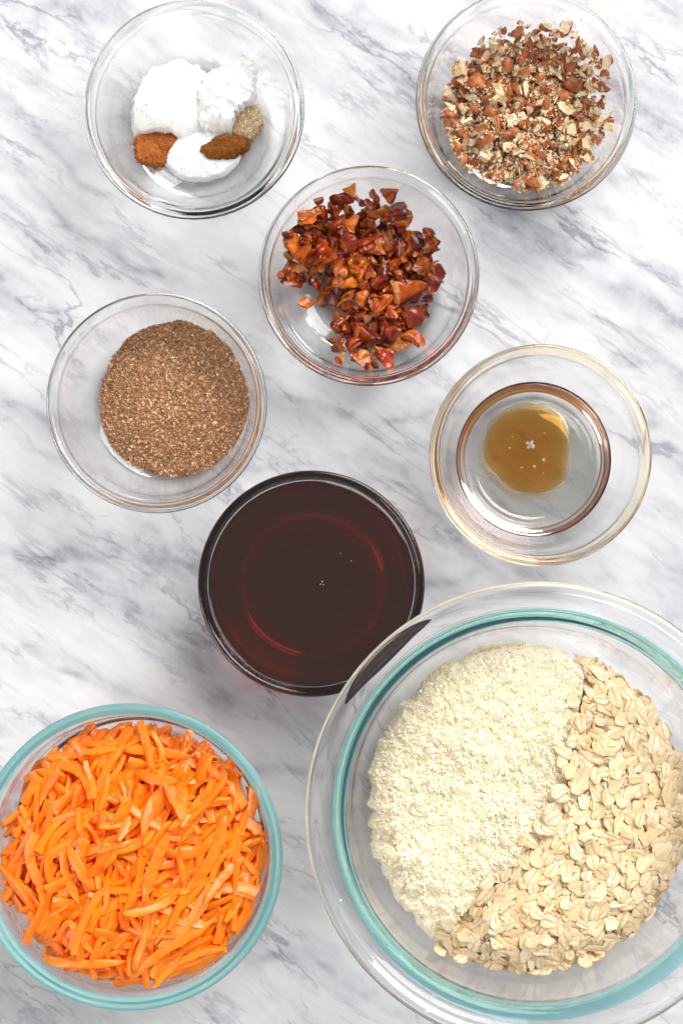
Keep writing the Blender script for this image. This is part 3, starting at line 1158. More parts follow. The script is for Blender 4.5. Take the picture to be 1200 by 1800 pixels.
tpd = target_dome(pc, pr, .004, .011)
tp = lambda x, y: float(B_pecan.floor(x, y)) + tpd(x, y)
cr_V, cr_F, cr_C = [], [], []
for i in range(1450):
    bst = choose(pile, rng, pc, pr, tp, 3)
    if bst is None:
        continue
    late = i > 1100
    vi = int(rng.integers(len(pec)))
    s = rng.uniform(.5, .95) if not late else rng.choice([.55, .8, 1.05, 1.3, 1.5], p=[.24, .28, .24, .16, .08])
    f, t_ = foot_of(pec[vi])
    Rm, p_ = pile.lay(f * s, t_ * s, bst[1], bst[2], rng.uniform(0, 6.28), rng, .25, .7, 55, .0010 * max(s, .6), .7)
    if rng.uniform() < .5:      # roll over about the long axis for other faces up
        a = rng.choice([np.pi, np.pi * .5, -np.pi * .5], p=[.4, .3, .3])
        ca, sa = math.cos(a), math.sin(a)
        Rx = np.array([[1, 0, 0], [0, ca, -sa], [0, sa, ca]])
        mid = np.array([0, 0, t_ * s / 2])
        p_ = p_ + Rm @ (mid - Rx @ mid)
        Rm = Rm @ Rx
    placed.append((vi, Rm, p_, s))
emit('pecan_piece', placed, 290, pec, PMM, lambda m_, R_, p_, s_: '%s %s pecan piece %s of the pecan heap' % ('large' if s_ > 1.2 else 'medium' if s_ > .7 else 'small', 'brown skinned' if skin_up(m_, R_) > .55 else 'mottled' if skin_up(m_, R_) > .2 else 'cream', place_words(p_, pc, pr)), 'pecan',
     'chopped pecan pieces', 'mass of chopped pecan bits underneath the larger pecan pieces')
# hero pieces lying on top
for (u, v, yaw, s, lab) in ((912, 56, 1.2, 1.25, 'dark brown pecan chunk at the very top edge of the pecan heap'),
                            (885, 82, -.45, 1.35, 'long ridged pecan sliver near the top of the pecan heap'),
                            (1038, 118, 1.5, 1.1, 'red brown pecan chunk at the upper right edge of the pecan heap')):
    x, y = px(u, v, .018)
    f, t_ = foot_of(pec[3])
    Rm, p_ = pile.lay(f * s, t_ * s, x, y, yaw, rng, .15, .6, 60)
    o = link('pecan_piece', pec[{912: 3, 885: 7, 1038: 11}[u]], label=lab, cat='pecan', group='chopped pecan pieces')
    o.matrix_world = mat4(Rm, p_, s)
n = 9500
a = rng.uniform(0, 2 * np.pi, n); r = pr * np.sqrt(rng.uniform(0, 1, n)) * 1.01
X, Y = pc[0] + r * np.cos(a), pc[1] + r * np.sin(a)
Z = pile.at(X, Y) - .0002
solid = (pile.at(X, Y) - B_pecan.floor(X, Y)) > .0016
lowk = solid & ((fbm(X / .012, Y / .012, 4, 2) + .35 * ((Y - pc[1]) < -.004) + .25 * ((X - pc[0]) > .008)) > .46)
X, Y, Z = X[lowk], Y[lowk], Z[lowk]
n = len(X)
g = grains(np.stack([X, Y, Z], -1), rng.lognormal(math.log(.00052), .4, n).clip(.0003, .0013),
           pal(rng, n, [(238, 218, 178), (222, 190, 140), (176, 110, 62), (246, 234, 206)], [5, 4, 1.6, 2.5]), rng)
CRUMB = grain_mat('pecan_crumb', .7)
link('pecan_crumbs', mesh_np('pecan_crumbs', *g[:2], CRUMB, False, col=g[2]), label='fine cream coloured crumbs among the chopped pecans', cat='pecan', kind='stuff')


# ------------------------------------------------------------------ dates
def date_mats(attr):
    sfx = '_mass' if attr else ''
    skin = piece_mat('date_skin' + sfx, [(0, lin(64, 17, 9)), (.25, lin(112, 32, 13)), (.5, lin(156, 50, 16)), (.7, lin(88, 25, 12)), (.85, lin(170, 50, 28)), (1, lin(206, 100, 24))], .14, attr,
                     240, .4, [(.36, lin(50, 14, 8)), (.54, lin(146, 46, 14)), (.74, lin(228, 122, 28))], sss=.5, sss_r=(.0015, 0, 0), bump=.5, bump_scale=500)
    flesh = piece_mat('date_flesh' + sfx, [(0, lin(178, 70, 10)), (.35, lin(216, 112, 18)), (.6, lin(104, 32, 9)), (.85, lin(226, 134, 36)), (1, lin(234, 180, 110))], .22, attr,
                      420, .45, [(.34, lin(96, 28, 8)), (.55, lin(204, 98, 16)), (.75, lin(240, 188, 112))], sss=.5, sss_r=(.0015, 0, 0), bump=.7, bump_scale=800, stretch=(1, .4, 1))
    return [skin, flesh]


DM, DMM = date_mats(False), date_mats(True)
rng = np.random.default_rng(8)
dts = []
for i in range(30):
    L_ = rng.uniform(.0052, .0086)
    dts.append(chunk_mesh(rng, L_, L_ * rng.uniform(.45, .85), L_ * rng.choice([.16, .26, .38, .52]), int(rng.integers(1, 4)), DM if i % 5 < 3 else [DM[1], DM[1]] if i % 5 == 3 else DM[::-1], 3, .30, 1, .0, .1, 66, .08, rng.normal() * .35))
d_poly = [(600, 90), (660, 170), (720, 240), (810, 270), (850, 350), (910, 400), (975, 560), (930, 620), (860, 600), (850, 650), (900, 680), (985, 760), (880, 800), (840, 890), (760, 940), (640, 1000), (600, 1060), (490, 1070), (490, 990), (400, 940), (460, 860), (390, 800), (320, 770), (390, 700), (350, 650),
          (250, 640), (190, 620), (170, 560), (140, 470), (200, 350), (270, 270), (350, 225), (430, 180), (540, 170)]
d_poly = np.array([(430 + x / 2.727, 270 + y / 2.727) for x, y in d_poly])
d_poly = (d_poly - d_poly.mean(0)) * 1.06 + d_poly.mean(0)


def in_poly(poly, u, v):
    ins = False
    n_ = len(poly)
    for i in range(n_):
        x0, y0 = poly[i]; x1, y1 = poly[(i + 1) % n_]
        if (y0 > v) != (y1 > v) and u < (x1 - x0) * (v - y0) / (y1 - y0) + x0:
            ins = not ins
    return ins


def to_px(x, y, z):
    s = K * (H - z)
    return x / s + NU, -y / s + NV


pile = Pile(B_date, .062)
dc = np.array(px(638, 485, .018))
dr = 195 * K * (H - .018)


def d_in(x, y):
    return in_poly(d_poly, *to_px(x, y, .018)) and math.hypot(x - B_date.x, y - B_date.y) < .0510


cent = d_poly.mean(0)


def d_tgt(x, y):
    u, v = to_px(x, y, .018)
    d = float(seg_dist(np.array([u]), np.array([v]), list(map(tuple, d_poly)) + [tuple(d_poly[0])])[0])
    return float(B_date.floor(x, y)) + .006 + .023 * min(d / 85.0, 1) ** .8 + .004 * math.sin(u / 28) * math.cos(v / 33)


placed = []
i = 0
tries = 0
while i < 400 and tries < 3500:
    tries += 1
    bst = choose(pile, rng, dc, dr, d_tgt, 4, d_in)
    if bst is None or bst[0] < -.003:
        continue
    vi = int(rng.integers(len(dts)))
    s = rng.uniform(.6, 1.15) if i > 150 else rng.uniform(.5, .8)
    f, t_ = foot_of(dts[vi])
    Rm, p_ = pile.lay(f * s, t_ * s, bst[1], bst[2], rng.uniform(0, 6.28), rng, .4, .9, 45, .0012, .62)
    if rng.uniform() < .55:
        a = rng.uniform(-np.pi, np.pi)
        ca, sa = math.cos(a), math.sin(a)
        Rx = np.array([[1, 0, 0], [0, ca, -sa], [0, sa, ca]])
        mid = np.array([0, 0, t_ * s / 2])
        p_ = p_ + Rm @ (mid - Rx @ mid) + np.array([0, 0, .0008])
        Rm = Rm @ Rx
    placed.append((vi, Rm, p_, s))
    i += 1
emit('date_piece', placed, 260, dts, DMM, lambda m_, R_, p_, s_: '%s %s date piece %s of the date heap' % ('large' if s_ > .98 else 'medium' if s_ > .75 else 'small', 'dark brown' if skin_up(m_, R_) > .7 else 'two toned' if skin_up(m_, R_) > .35 else 'amber', place_words(p_, dc, dr)), 'date',
     'chopped date pieces', 'mass of chopped dates underneath the topmost date pieces')
for (u, v, yaw, s, vi, lab) in ((533, 533, .6, .95, 4, 'single red brown date chunk lying apart at the lower left of the dates'),
                                (652, 324, 1.9, .6, 6, 'thin date scrap sticking out at the top of the date heap')):
    x, y = px(u, v, .012)
    f, t_ = foot_of(dts[vi])
    k_ = min(1, .043 / math.hypot(x - B_date.x, y - B_date.y))
    x, y = B_date.x + (x - B_date.x) * k_, B_date.y + (y - B_date.y) * k_
    Rm, p_ = pile.lay(f * s, t_ * s, x, y, yaw, rng, .1, .5, 60)
    o = link('date_piece', dts[vi], label=lab, cat='date', group='chopped date pieces')
    o.matrix_world = mat4(Rm, p_, s)


# ------------------------------------------------------------------ carrots
def tube_np(path, wid, thk, seg=6, taper=(.25, .25), rng=None):
    """shred along a 3-D path: flattened section, tapering to both ends"""
    path = np.asarray(path, float)
    n_ = len(path)
    t = np.gradient(path, axis=0)
    t /= np.linalg.norm(t, axis=1, keepdims=True)
    up = np.array([0, 0, 1.0])
    side = np.cross(up, t)
    side /= np.maximum(np.linalg.norm(side, axis=1, keepdims=True), 1e-9)
    up_ = np.cross(t, side)
    s = np.linspace(0, 1, n_)
    w = np.minimum(1, np.minimum(taper[0] + s / .2, taper[1] + (1 - s) / .2))
    a = np.linspace(0, 2 * np.pi, seg, endpoint=False) + .3
    prof = np.stack([np.sign(np.cos(a)) * np.abs(np.cos(a)) ** .4, np.sign(np.sin(a)) * np.abs(np.sin(a)) ** .4], 1)
    j = np.ones((n_, seg)) if rng is None else 1 + .10 * rng.normal(size=(n_, seg))
    V = path[:, None] + side[:, None] * (prof[None, :, :1] * (wid / 2) * (w[:, None] * j)[..., None]) + up_[:, None] * (prof[None, :, 1:] * (thk / 2) * (np.sqrt(w)[:, None] * j)[..., None])
    F = []
    for i in range(n_ - 1):
        for k in range(seg):
            k2 = (k + 1) % seg
            F += [(i * seg + k, i * seg + k2, (i + 1) * seg + k2), (i * seg + k, (i + 1) * seg + k2, (i + 1) * seg + k)]
    for k in range(1, seg - 1):
        F.append((0, k + 1, k))
        F.append(((n_ - 1) * seg, (n_ - 1) * seg + k, (n_ - 1) * seg + k + 1))
    return V.reshape(-1, 3), np.array(F)


def carrot_mat(attr=False, pale=False):
    st = [(0, lin(255, 124, 4)), (.35, lin(255, 138, 10)), (.7, lin(255, 113, 2)), (.92, lin(255, 140, 26)), (1, lin(255, 152, 52))]
    ns = [(.36, lin(253, 106, 1)), (.55, lin(255, 133, 7)), (.74, lin(255, 156, 52))]
    if pale:
        ns = [(.42, lin(248, 132, 30)), (.56, lin(252, 160, 74)), (.72, lin(252, 190, 128))]
    return piece_mat('carrot' + ('_mass' if attr else '') + ('_pale' if pale else ''), st, .34, attr, 260 if not pale else 1300, .45 if not pale else .65, ns, sss=.12, sss_r=(.0012, 0, 0),
                     bump=.35, bump_scale=800, stretch=(.35, 1, 1))


CM, CMM, CMP = carrot_mat(), carrot_mat(True), carrot_mat(False, True)
rng = np.random.default_rng(12)
shr, shr_foot = [], []
for i in range(24):
    L_ = rng.uniform(.014, .027) if i < 12 else rng.uniform(.027, .042)
    bend = rng.normal() * .36
    w_ = rng.choice([.0030, .0042, .0052, .0062])
    t_ = rng.uniform(.0018, .0026)
    n_ = 8
    s = np.linspace(-.5, .5, n_)
    ang = bend * s * 2
    P = np.zeros((n_, 3))
    for k in range(1, n_):
        P[k] = P[k - 1] + np.array([math.cos(ang[k]), math.sin(ang[k]), 0]) * L_ / (n_ - 1)
    P -= P.mean(0)
    P[:, 2] = t_ / 2 + .0006 * np.sin(np.linspace(0, np.pi, n_)) * rng.normal()
    tp_ = (rng.choice([.4, .8, 1.0]), rng.choice([.4, .8, 1.0]))
    V, F = tube_np(P, w_, t_, 8, tp_, rng)
    me = mesh_np('shred', V, F, CM, True)
    sharp(me, 38)
    shr.append(me)
    shr_foot.append((P[:, :2], t_, w_))
pile = Pile(B_carrot, .08)
cc = np.array(px(238, 1510, .045))
cr = 222 * K * (H - .045)


def c_tgt(x, y):
    r = math.hypot(x - cc[0], y - cc[1]) / cr
    return .039 + .017 * max(0, 1 - r ** 2.4) + .0045 * math.sin(x * 190) * math.cos(y * 170)


def fits(pile_bowl, x, y, foot, yaw, z, margin=.0015):
    c_, s_ = math.cos(yaw), math.sin(yaw)
    f = foot @ np.array([[c_, s_], [-s_, c_]])
    lim = np.interp(z, pile_bowl.iz, pile_bowl.ir) - margin
    return np.hypot(x + f[:, 0] - pile_bowl.x, y + f[:, 1] - pile_bowl.y).max() < lim


CORE_C = piece_mat('carrot_core', [(0, lin(250, 112, 4)), (1, lin(250, 112, 4))], .6)
th = np.linspace(0, 2 * np.pi, 60, endpoint=False)
core_poly = [(236 + 200 * math.cos(a), 1510 + 200 * math.sin(a)) for a in th]


def ccore_h(T, TH, X, Y):
    return np.maximum((.040 - B_carrot.floor(X, Y)) * np.clip((1 - T) / .25, 0, 1) ** .6 + .003 * (fbm(X / .01, Y / .01, 7, 2) - .5), 0)


me, ccx, RR = blob('packed_carrot', core_poly, .03, B_carrot.floor, ccore_h, CORE_C, 24, 90, edge_noise=0)
link('packed_carrot', me, label='packed bottom of the shredded carrot heap in the aqua bowl', cat='carrot', kind='stuff')
rr_ = np.hypot(pile.GX - ccx[0], pile.GY - ccx[1])
tt_ = np.arctan2(pile.GY - ccx[1], pile.GX - ccx[0])
Rg = RR[((tt_ + np.pi) / (2 * np.pi) * len(RR)).astype(int) % len(RR)]
pile.h = np.where(rr_ < Rg, np.maximum(pile.h, B_carrot.floor(pile.GX, pile.GY) + .0003 + ccore_h(rr_ / Rg, tt_, pile.GX, pile.GY)), pile.h)
placed = []
i = tries = 0
while i < 1500 and tries < 6000:
    tries += 1
    bst = choose(pile, rng, cc, cr, c_tgt, 5)
    if bst is None or bst[0] < -.004:
        continue
    vi = int(rng.integers(len(shr)))
    f, t_, w_ = shr_foot[vi]
    yaw = rng.uniform(0, 2 * np.pi) if rng.uniform() < .45 else rng.normal(1.0, .45) + np.pi * rng.integers(2)
    z_ = pile.at(np.array([bst[1]]), np.array([bst[2]]))[0] + .004
    if not fits(B_carrot, bst[1], bst[2], f, yaw, z_ - .004, .0012):
        continue
    Rm, p_ = pile.lay(f, t_, bst[1], bst[2], yaw, rng, .16, .75, 70, w_ * .45, .65)
    placed.append((vi, Rm, p_, 1.0))
    i += 1
print('carrot', len(placed), 'top', pile.h[np.hypot(pile.GX - cc[0], pile.GY - cc[1]) < .03].mean())
emit('carrot_shred', placed, 282, shr, [CMM], lambda m_, R_, p_, s_: '%s carrot shred %s, %s of the heap' % ('long' if max(m_.vertices, key=lambda q: q.co.x).co.x > .0125 else 'short', lie_words(R_), place_words(p_, cc, cr)), 'carrot shred',
     'carrot shreds', 'mass of orange carrot shreds underneath the topmost shreds')
hero = [([(17, 1422), (26, 1392), (65, 1349), (143, 1323)], 19, 'long thick carrot shred curving along the upper left bowl wall', 0),
        ([(392, 1414), (390, 1461), (373, 1505), (329, 1561)], 21, 'broad carrot shred curving like a bracket right of the heap centre', 0),
        ([(373, 1544), (347, 1600), (312, 1635), (282, 1656)], 20, 'curved carrot shred with pale speckled skin', 1),
        ([(381, 1609), (303, 1656), (251, 1695), (214, 1736)], 17, 'long carrot shred arcing down to the lower edge of the heap', 0),
        ([(399, 1661), (338, 1678), (299, 1700), (269, 1739)], 13, 'thin pointed carrot shred at the lower right edge of the heap', 0),
        ([(69, 1684), (152, 1684), (225, 1682)], 15, 'straight horizontal carrot shred at the lower left of the heap', 0),
        ([(464, 1470), (464, 1513), (451, 1552)], 7, 'very thin carrot strand against the right bowl wall', 0),
        ([(429, 1505), (390, 1539), (364, 1578)], 15, 'carrot shred running up right above the speckled one', 0),
        ([(247, 1466), (208, 1479), (178, 1487)], 9, 'thin pale carrot sliver lying across the heap centre', 0),
        ([(65, 1442), (39, 1496), (13, 1552)], 13, 'slender carrot shred leaning towards the left bowl wall', 0),
        ([(130, 1479), (152, 1518), (180, 1557)], 18, 'wide carrot shred slanting down right at left of centre', 0),
        ([(119, 1466), (123, 1522), (147, 1578)], 15, 'upright carrot shred left of the wide slanting one', 0),
        ([(243, 1353), (277, 1362), (318, 1366)], 19, 'short thick horizontal carrot shred near the top of the heap', 0),
        ([(217, 1314), (277, 1318), (342, 1331)], 15, 'long horizontal carrot shred along the upper edge of the heap', 0),
        ([(303, 1453), (277, 1513), (260, 1574)], 18, 'wide upright carrot shred at the heap centre', 0),
        ([(362, 1327), (377, 1357), (407, 1375)], 11, 'thin carrot shred bent along the upper right of the heap', 0),
        ([(107, 1638), (130, 1612), (152, 1640), (174, 1665)], 11, 'hooked thin carrot shred at the lower left', 0),
        ([(126, 1395), (100, 1415), (75, 1432)], 18, 'broad carrot shred slanting down left in the upper left', 0)]
for pts, wpx, lab, pale in hero:
    z_ = .052
    W_ = np.array([px(u, v, z_) for u, v in pts])
    P2 = catmull(W_ - W_.min(0) + .001, 5) + W_.min(0) - .001
    n_ = len(P2)
    hz = pile.at(P2[:, 0], P2[:, 1])
    fit = np.polyfit(np.linspace(0, 1, n_), hz, 2)
    zz = np.polyval(fit, np.linspace(0, 1, n_))
    zz = zz + max(0, np.percentile(hz - zz, 70)) + .0002
    t_ = .0021
    w_ = wpx * K * (H - z_)
    # keep inside the glass
    r_ = np.hypot(P2[:, 0] - B_carrot.x, P2[:, 1] - B_carrot.y)
    lim = np.interp(zz, B_carrot.iz, B_carrot.ir) - w_ * .5 - .0008
    k = np.minimum(1, lim / np.maximum(r_, 1e-6))
    P3 = np.column_stack([B_carrot.x + (P2[:, 0] - B_carrot.x) * k, B_carrot.y + (P2[:, 1] - B_carrot.y) * k, zz + t_ / 2])
    base = P3.mean(0)
    V, F = tube_np(P3 - base, w_, t_, 7, (.3, .15), rng)
    me = mesh_np('shred', V, F, CMP if pale else CM, True)
    sharp(me, 50)
    o = link('carrot_shred', me, label=lab, cat='carrot shred', group='carrot shreds')
    o.location = base
    for q in P3[::1]:
        m_ = np.hypot(pile.GX - q[0], pile.GY - q[1]) < w_ * .5
        pile.h[m_] = np.maximum(pile.h[m_], q[2] + t_ * .4)
# crumb stuck to the rim
x, y = px(337, 1285, .063)
me = chunk_mesh(rng, .0024, .0013, .0011, 2, [CMP, CMP], 1)
o = link('carrot_crumb', me, label='tiny pale carrot crumb stuck inside the aqua bowl rim', cat='crumb')
d = math.hypot(x - B_carrot.x, y - B_carrot.y)
kk = .0722 / d
o.location = (B_carrot.x + (x - B_carrot.x) * kk, B_carrot.y + (y - B_carrot.y) * kk, .0628)
o.rotation_euler = (0, 0, -.6)


# ------------------------------------------------------------------ almond flour and oats in the big bowl
def c8(pts):
    return [(520 + x / 1.7647, 1000 + y / 1.7647) for x, y in pts]


fl_poly = c8([(680, 228), (780, 245), (860, 275), (912, 312), (905, 380), (885, 450), (880, 520), (850, 600), (850, 670), (810, 730), (720, 820), (655, 940), (570, 1020),
              (500, 1100), (468, 1175), (440, 1165), (385, 1130), (330, 1070), (270, 970), (235, 860), (238, 760), (226, 695), (245, 600), (270, 540), (300, 480), (370, 400), (450, 320), (550, 262)])
fl_c = np.array(px(928, 1430, .036))
fl_r = 292 * K * (H - .036)
BF = B_big.floor


def cake(X, Y):
    """level of the bowl's contents above the floor"""
    r = np.hypot(X - fl_c[0], Y - fl_c[1]) / fl_r
    return .037 + .008 * np.clip(1 - r ** 2, 0, 1)


def rim_fall(X, Y, w=.020):
    d = fl_r - np.hypot(X - fl_c[0], Y - fl_c[1])
    e = np.clip(d / w, 0, 1)
    return np.sqrt(np.clip(1 - (1 - e) ** 2, 0, 1))


def cells(x, y, seed):
    ix, iy = np.floor(x), np.floor(y)
    best = np.zeros_like(x)
    for dx in (-1, 0, 1):
        for dy in (-1, 0, 1):
            cx, cy_ = ix + dx, iy + dy
            jx, jy, jr = hash2(cx, cy_, seed), hash2(cx, cy_, seed + 1), hash2(cx, cy_, seed + 2)
            rr = .25 + .5 * jr
            d2 = (x - cx - jx) ** 2 + (y - cy_ - jy) ** 2
            best = np.maximum(best, np.sqrt(np.maximum(rr * rr - d2, 0)))
    return best


def flour_h(T, TH, X, Y):
    z = cake(X, Y) + .011 * (fbm(X / .026, Y / .026, 101, 3) - .5) - BF(X, Y)
    # gentle dip where a spoon pressed
    z = z - .004 * np.exp(-((X - fl_c[0] + .012) ** 2 + (Y - fl_c[1] - .012) ** 2) / .018 ** 2)
    z = np.maximum(z, .0012) * np.maximum(rim_fall(X, Y), .12) * np.clip((1 - T) / .05, 0, 1) ** .5
    n1 = fbm(X / .007, Y / .007, 111, 4) - .5
    n2 = fbm(X / .0022, Y / .0022, 121, 3) - .5
    xw, yw = X + .0016 * n2, Y + .0016 * (fbm(X / .002, Y / .002, 131, 3) - .5)
    lump = .0018 * cells(xw / .0046, yw / .0046, 141) + .0013 * cells(xw / .0021, yw / .0021, 151)
    return np.maximum(z, 0) + (.0044 * n1 + .0014 * n2 + lump - .0018) * np.clip((1 - T) * 12, .25, 1)


FLOUR = grain_mat('almond_flour', .9)
rng = np.random.default_rng(31)
me, c, R = blob('flour', fl_poly, .036, BF, flour_h, FLOUR, 170, 640, edge_noise=.03, sm=2, seed=4)
parts = [mesh_vfc(me, lin(254, 240, 211))]
bpy.data.meshes.remove(me)
n = 42000
X, Y, T, TH = scatter_on(rng, c, R, n, 1.005)
dens = fbm(X / .006, Y / .006, 111, 4) + rng.uniform(-.2, .2, n)
Z = BF(X, Y) + .0003 + flour_h(T, TH, X, Y) + rng.uniform(-.0001, .0008, n)
cols = pal(rng, n, [(254, 240, 212), (251, 231, 196), (255, 246, 226), (236, 207, 164)], [4, 2.4, 4, .6]).clip(0, .95)
size = rng.lognormal(math.log(.00034), .45, n).clip(.00015, .0015)
parts.append(grains(np.stack([X, Y, Z], -1), size, cols, rng, (1, .9, .8)))
V, F, C = merge(parts)
link('almond_flour', mesh_np('almond_flour', V, F, FLOUR, False, col=C.clip(0, .97)), label='clumpy pale cream almond flour heaped beside the rolled oats', cat='flour', kind='stuff')


def oat_mat(attr):
    st = [(0, lin(240, 212, 166)), (.4, lin(248, 228, 190)), (.75, lin(228, 192, 138)), (1, lin(252, 240, 216))]
    ns = [(.34, lin(214, 172, 116)), (.5, lin(240, 214, 170)), (.66, lin(250, 242, 222))]
    m = piece_mat('oat' + ('_mass' if attr else ''), st, .7, attr, 260, .5, ns, bump=.5, bump_scale=900, stretch=(.35, 1.2, 1), spec=.25)
    nt = m.node_tree
    p = nt.nodes['Principled BSDF']
    src = p.inputs['Base Color'].links[0].from_socket
    at = nt.nodes.new('ShaderNodeAttribute'); at.attribute_name = 'crs'
    mul = nt.nodes.new('ShaderNodeMath'); mul.operation = 'MULTIPLY'; mul.inputs[1].default_value = .6
    nt.links.new(at.outputs['Fac'], mul.inputs[0])
    mx = nt.nodes.new('ShaderNodeMix'); mx.data_type = 'RGBA'
    mx.inputs[7].default_value = lin(196, 144, 84)
    nt.links.new(mul.outputs[0], mx.inputs[0])
    nt.links.new(src, mx.inputs[6])
    nt.links.new(mx.outputs[2], p.inputs['Base Color'])
    return m


OM, OMM = oat_mat(False), oat_mat(True)
oats, oat_foot = [], []
rng = np.random.default_rng(44)
for i in range(22):
    a, b = rng.uniform(.0046, .0062), rng.uniform(.0031, .0043)
    if i % 6 == 5:
        b *= .6
    th = .00055
    NR, NS = 3, 14
    ph, ph2 = rng.uniform(0, 6.28, 2)
    curl, cup = rng.normal() * 18, rng.uniform(-15, 30)
    top, bot, crs = [], [], []
    for k in range(NR + 1):
        for q in range(NS if k else 1):
            an = 2 * math.pi * q / NS
            rr = k / NR
            wob = 1 + (.10 * math.sin(3 * an + ph) + .07 * math.sin(5 * an + ph2)) * rr
            x = a * rr * math.cos(an) * wob
            y = b * rr * math.sin(an) * wob
            z = curl * x * x + cup * y * y
            crease = .00042 * math.exp(-(y / (.16 * b)) ** 2) * (1 - rr ** 4)
            thin = th * (.35 + .65 * math.sqrt(max(0, 1 - rr ** 3)))
            top.append((x, y, z + thin - crease + rng.normal() * .00006))
            bot.append((x, y, z))
            crs.append(1.0 if (k == 0 or (k < NR and q in (0, NS // 2))) else (.6 if k == NR else 0.0))
    nv = len(top)
    idx = lambda k, q: 0 if k == 0 else 1 + (k - 1) * NS + q % NS
    F = []
    for q in range(NS):
        F.append((0, idx(1, q), idx(1, q + 1)))
        F.append((nv, nv + idx(1, q + 1), nv + idx(1, q)))
        for k in range(1, NR):
            A, B, C_, D = idx(k, q), idx(k + 1, q), idx(k + 1, q + 1), idx(k, q + 1)
            F += [(A, B, C_), (A, C_, D), (nv + A, nv + C_, nv + B), (nv + A, nv + D, nv + C_)]
        A, B = idx(NR, q), idx(NR, q + 1)
        F += [(A, nv + A, nv + B), (A, nv + B, B)]
    V = np.array(top + bot)
    V[:, 2] -= V[:, 2].min()
    me = mesh_np('oat', V, np.array(F), OM, True, crs=np.array(crs + [.2] * nv))
    sharp(me, 50)
    oats.append(me)
    ft = np.array([(a * .8 * r_ * math.cos(t_), b * .8 * r_ * math.sin(t_)) for r_ in (.5, 1) for t_ in np.linspace(0, 6.28, 8, endpoint=False)] + [(0, 0)])
    oat_foot.append(ft)
pile = Pile(B_big, .1, .0006)
bound = c8([(935, 305), (905, 345), (850, 395), (868, 440), (880, 500), (830, 580), (850, 660), (800, 715), (705, 825), (650, 940), (550, 1015), (455, 1130), (490, 1195)])
o_poly = np.array(bound + [(928 + 290 * math.cos(a_), 1430 + 293 * math.sin(a_)) for a_ in np.linspace(2.12, -1.22, 40)])
flour_world = np.array([px(u, v, .032) for u, v in fl_poly])


def o_in(x, y):
    u, v = to_px(x, y, .037)
    w = 22 * (vnoise(np.array(u / 22.0), np.array(v / 22.0), 9) - .15)
    return in_poly(o_poly, u + float(w), v + float(w) * .7)


def o_tgt(x, y):
    f0 = float(BF(x, y))
    return f0 + max(.0, (float(cake(np.array(x), np.array(y))) + .001 - f0) * float(rim_fall(np.array(x), np.array(y))))


# core of packed oats under the top layers (as stuff)
core_poly = [tuple(p_) for p_ in (o_poly - o_poly.mean(0)) * .90 + o_poly.mean(0)]


def core_h(T, TH, X, Y):
    return np.maximum((cake(X, Y) - .0085 - BF(X, Y)) * rim_fall(X, Y, .03) * np.clip((1 - T) / .12, 0, 1) ** .5, 0)


me_core, ccx, RR = blob('oat_core', core_poly, .03, BF, core_h, OMM, 30, 120, edge_noise=0)
cv, cf, _ = mesh_vfc(me_core, (1, 1, 1))
bpy.data.meshes.remove(me_core)
# raise the height map to the core
rr_ = np.hypot(pile.GX - ccx[0], pile.GY - ccx[1])
tt_ = np.arctan2(pile.GY - ccx[1], pile.GX - ccx[0])
Rg = RR[((tt_ + np.pi) / (2 * np.pi) * len(RR)).astype(int) % len(RR)]
ins = rr_ < Rg
hc = BF(pile.GX, pile.GY) + .0003 + core_h(rr_ / Rg, tt_, pile.GX, pile.GY)
pile.h = np.where(ins, np.maximum(pile.h, hc), pile.h)
oat_c = np.array(px(1010, 1500, .035))
oat_r = .068
gi = np.zeros_like(pile.h, bool)
gu, gv = to_px(pile.GX, pile.GY, .037)
for (xa, ya), (xb, yb) in zip(fl_poly, fl_poly[1:] + fl_poly[:1]):
    if yb != ya:
        gi ^= ((ya > gv) != (yb > gv)) & (gu < (xb - xa) * (gv - ya) / (yb - ya) + xa)
fh = np.maximum((cake(pile.GX, pile.GY) + .0005 - BF(pile.GX, pile.GY)) * rim_fall(pile.GX, pile.GY), 0) + BF(pile.GX, pile.GY)
pile.h = np.where(gi, np.maximum(pile.h, fh), pile.h)
placed = []
i = tries = 0
oc = fl_c
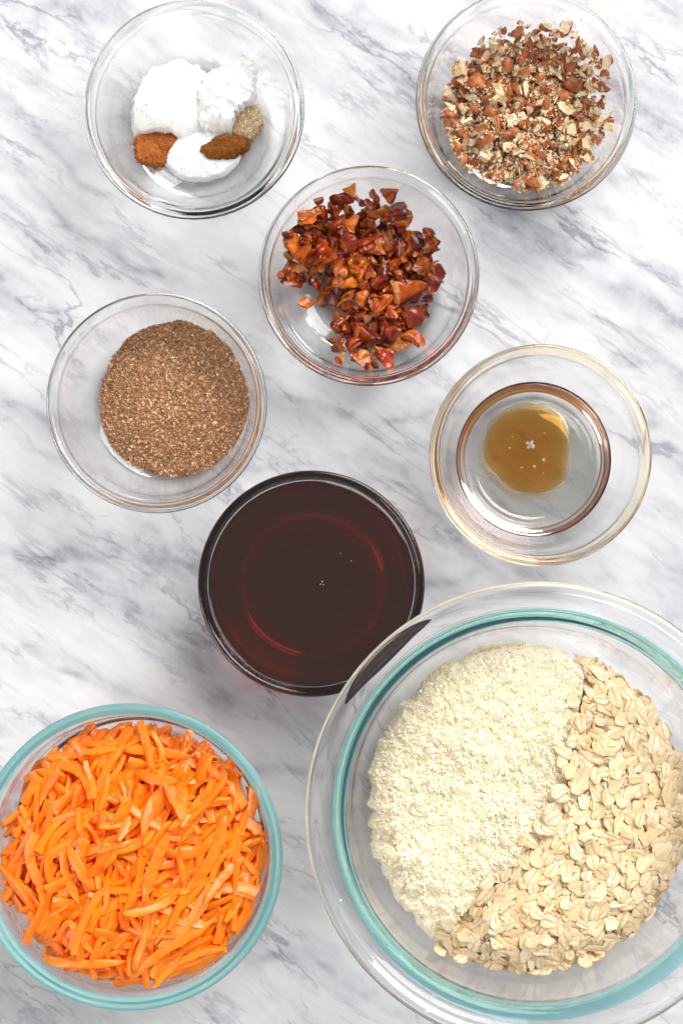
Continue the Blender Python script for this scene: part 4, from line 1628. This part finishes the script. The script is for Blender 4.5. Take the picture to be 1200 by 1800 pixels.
while i < 1900 and tries < 9000:
    tries += 1
    bst = choose(pile, rng, oc, fl_r, o_tgt, 5, o_in, .985)
    if bst is None or bst[0] < -.0015 or o_tgt(bst[1], bst[2]) - float(BF(bst[1], bst[2])) < .002:
        continue
    vi = int(rng.integers(len(oats)))
    s = rng.choice([1.0, .9, .75, .5], p=[.5, .28, .15, .07]) * rng.uniform(.92, 1.1)
    Rm, p_ = pile.lay(oat_foot[vi] * s, .0009 * s, bst[1], bst[2], rng.uniform(0, 6.28), rng, .07, .7, 68, .0012, .8)
    if rng.uniform() < .4:
        a_ = np.pi
        Rx = np.diag([1., -1., -1.])
        p_ = p_ + Rm @ np.array([0, 0, .0009 * s])
        Rm = Rm @ Rx
    placed.append((vi, Rm, p_, s))
    i += 1
print('oats', len(placed), tries)
emit('oat_flake', placed, 296, oats, [OMM], lambda m_, R_, p_, s_: '%s oat flake %s, %s of the oats' % ('large' if s_ > .95 else 'medium' if s_ > .75 else 'broken', lie_words(R_), place_words(p_, oat_c, oat_r)), 'oat flake',
     'rolled oat flakes', 'mass of rolled oat flakes underneath the topmost flakes')
link('packed_oats', mesh_np('packed_oats', cv, cf, OMM, True, rnd=np.full(len(cv), .7)), label='packed bottom layer of oats hidden beneath the loose flakes', cat='oats', kind='stuff')
x, y = px(923, 1474, .04)
Rm, p_ = pile.lay(oat_foot[2], .0009, x, y, -.6, rng, .05, .4, 70)
o = link('oat_flake', oats[2], label='golden oat flake lying at the tip of the oats against the flour', cat='oat flake', group='rolled oat flakes')
o.matrix_world = mat4(Rm, p_, 1.1)
# specks of flour on the flange
for i, (u, v, s) in enumerate(((683, 1724, .0011), (762, 1751, .0009), (751, 1777, .0012), (598, 1583, .0009))):
    x, y = px(u, v, .0785)
    r = math.hypot(x - B_big.x, y - B_big.y)
    me = chunk_mesh(rng, s, s * .6, s * .5, 2, [PW, PW], 1)
    o = link('flour_crumb', me, label=('tiny flour crumb on the flange lowest left of the oats', 'small flour crumb on the flange beside the teal ring', 'largest flour crumb on the flange near the bottom', 'lone flour crumb on the left side of the flange')[i], cat='crumb', group='flour crumbs on the flange')
    o.location = (x, y, np.interp(r, [.099, .102, .1056, .111, .1166], [.0722, .0746, .0758, .0776, .0792]) + .0002)
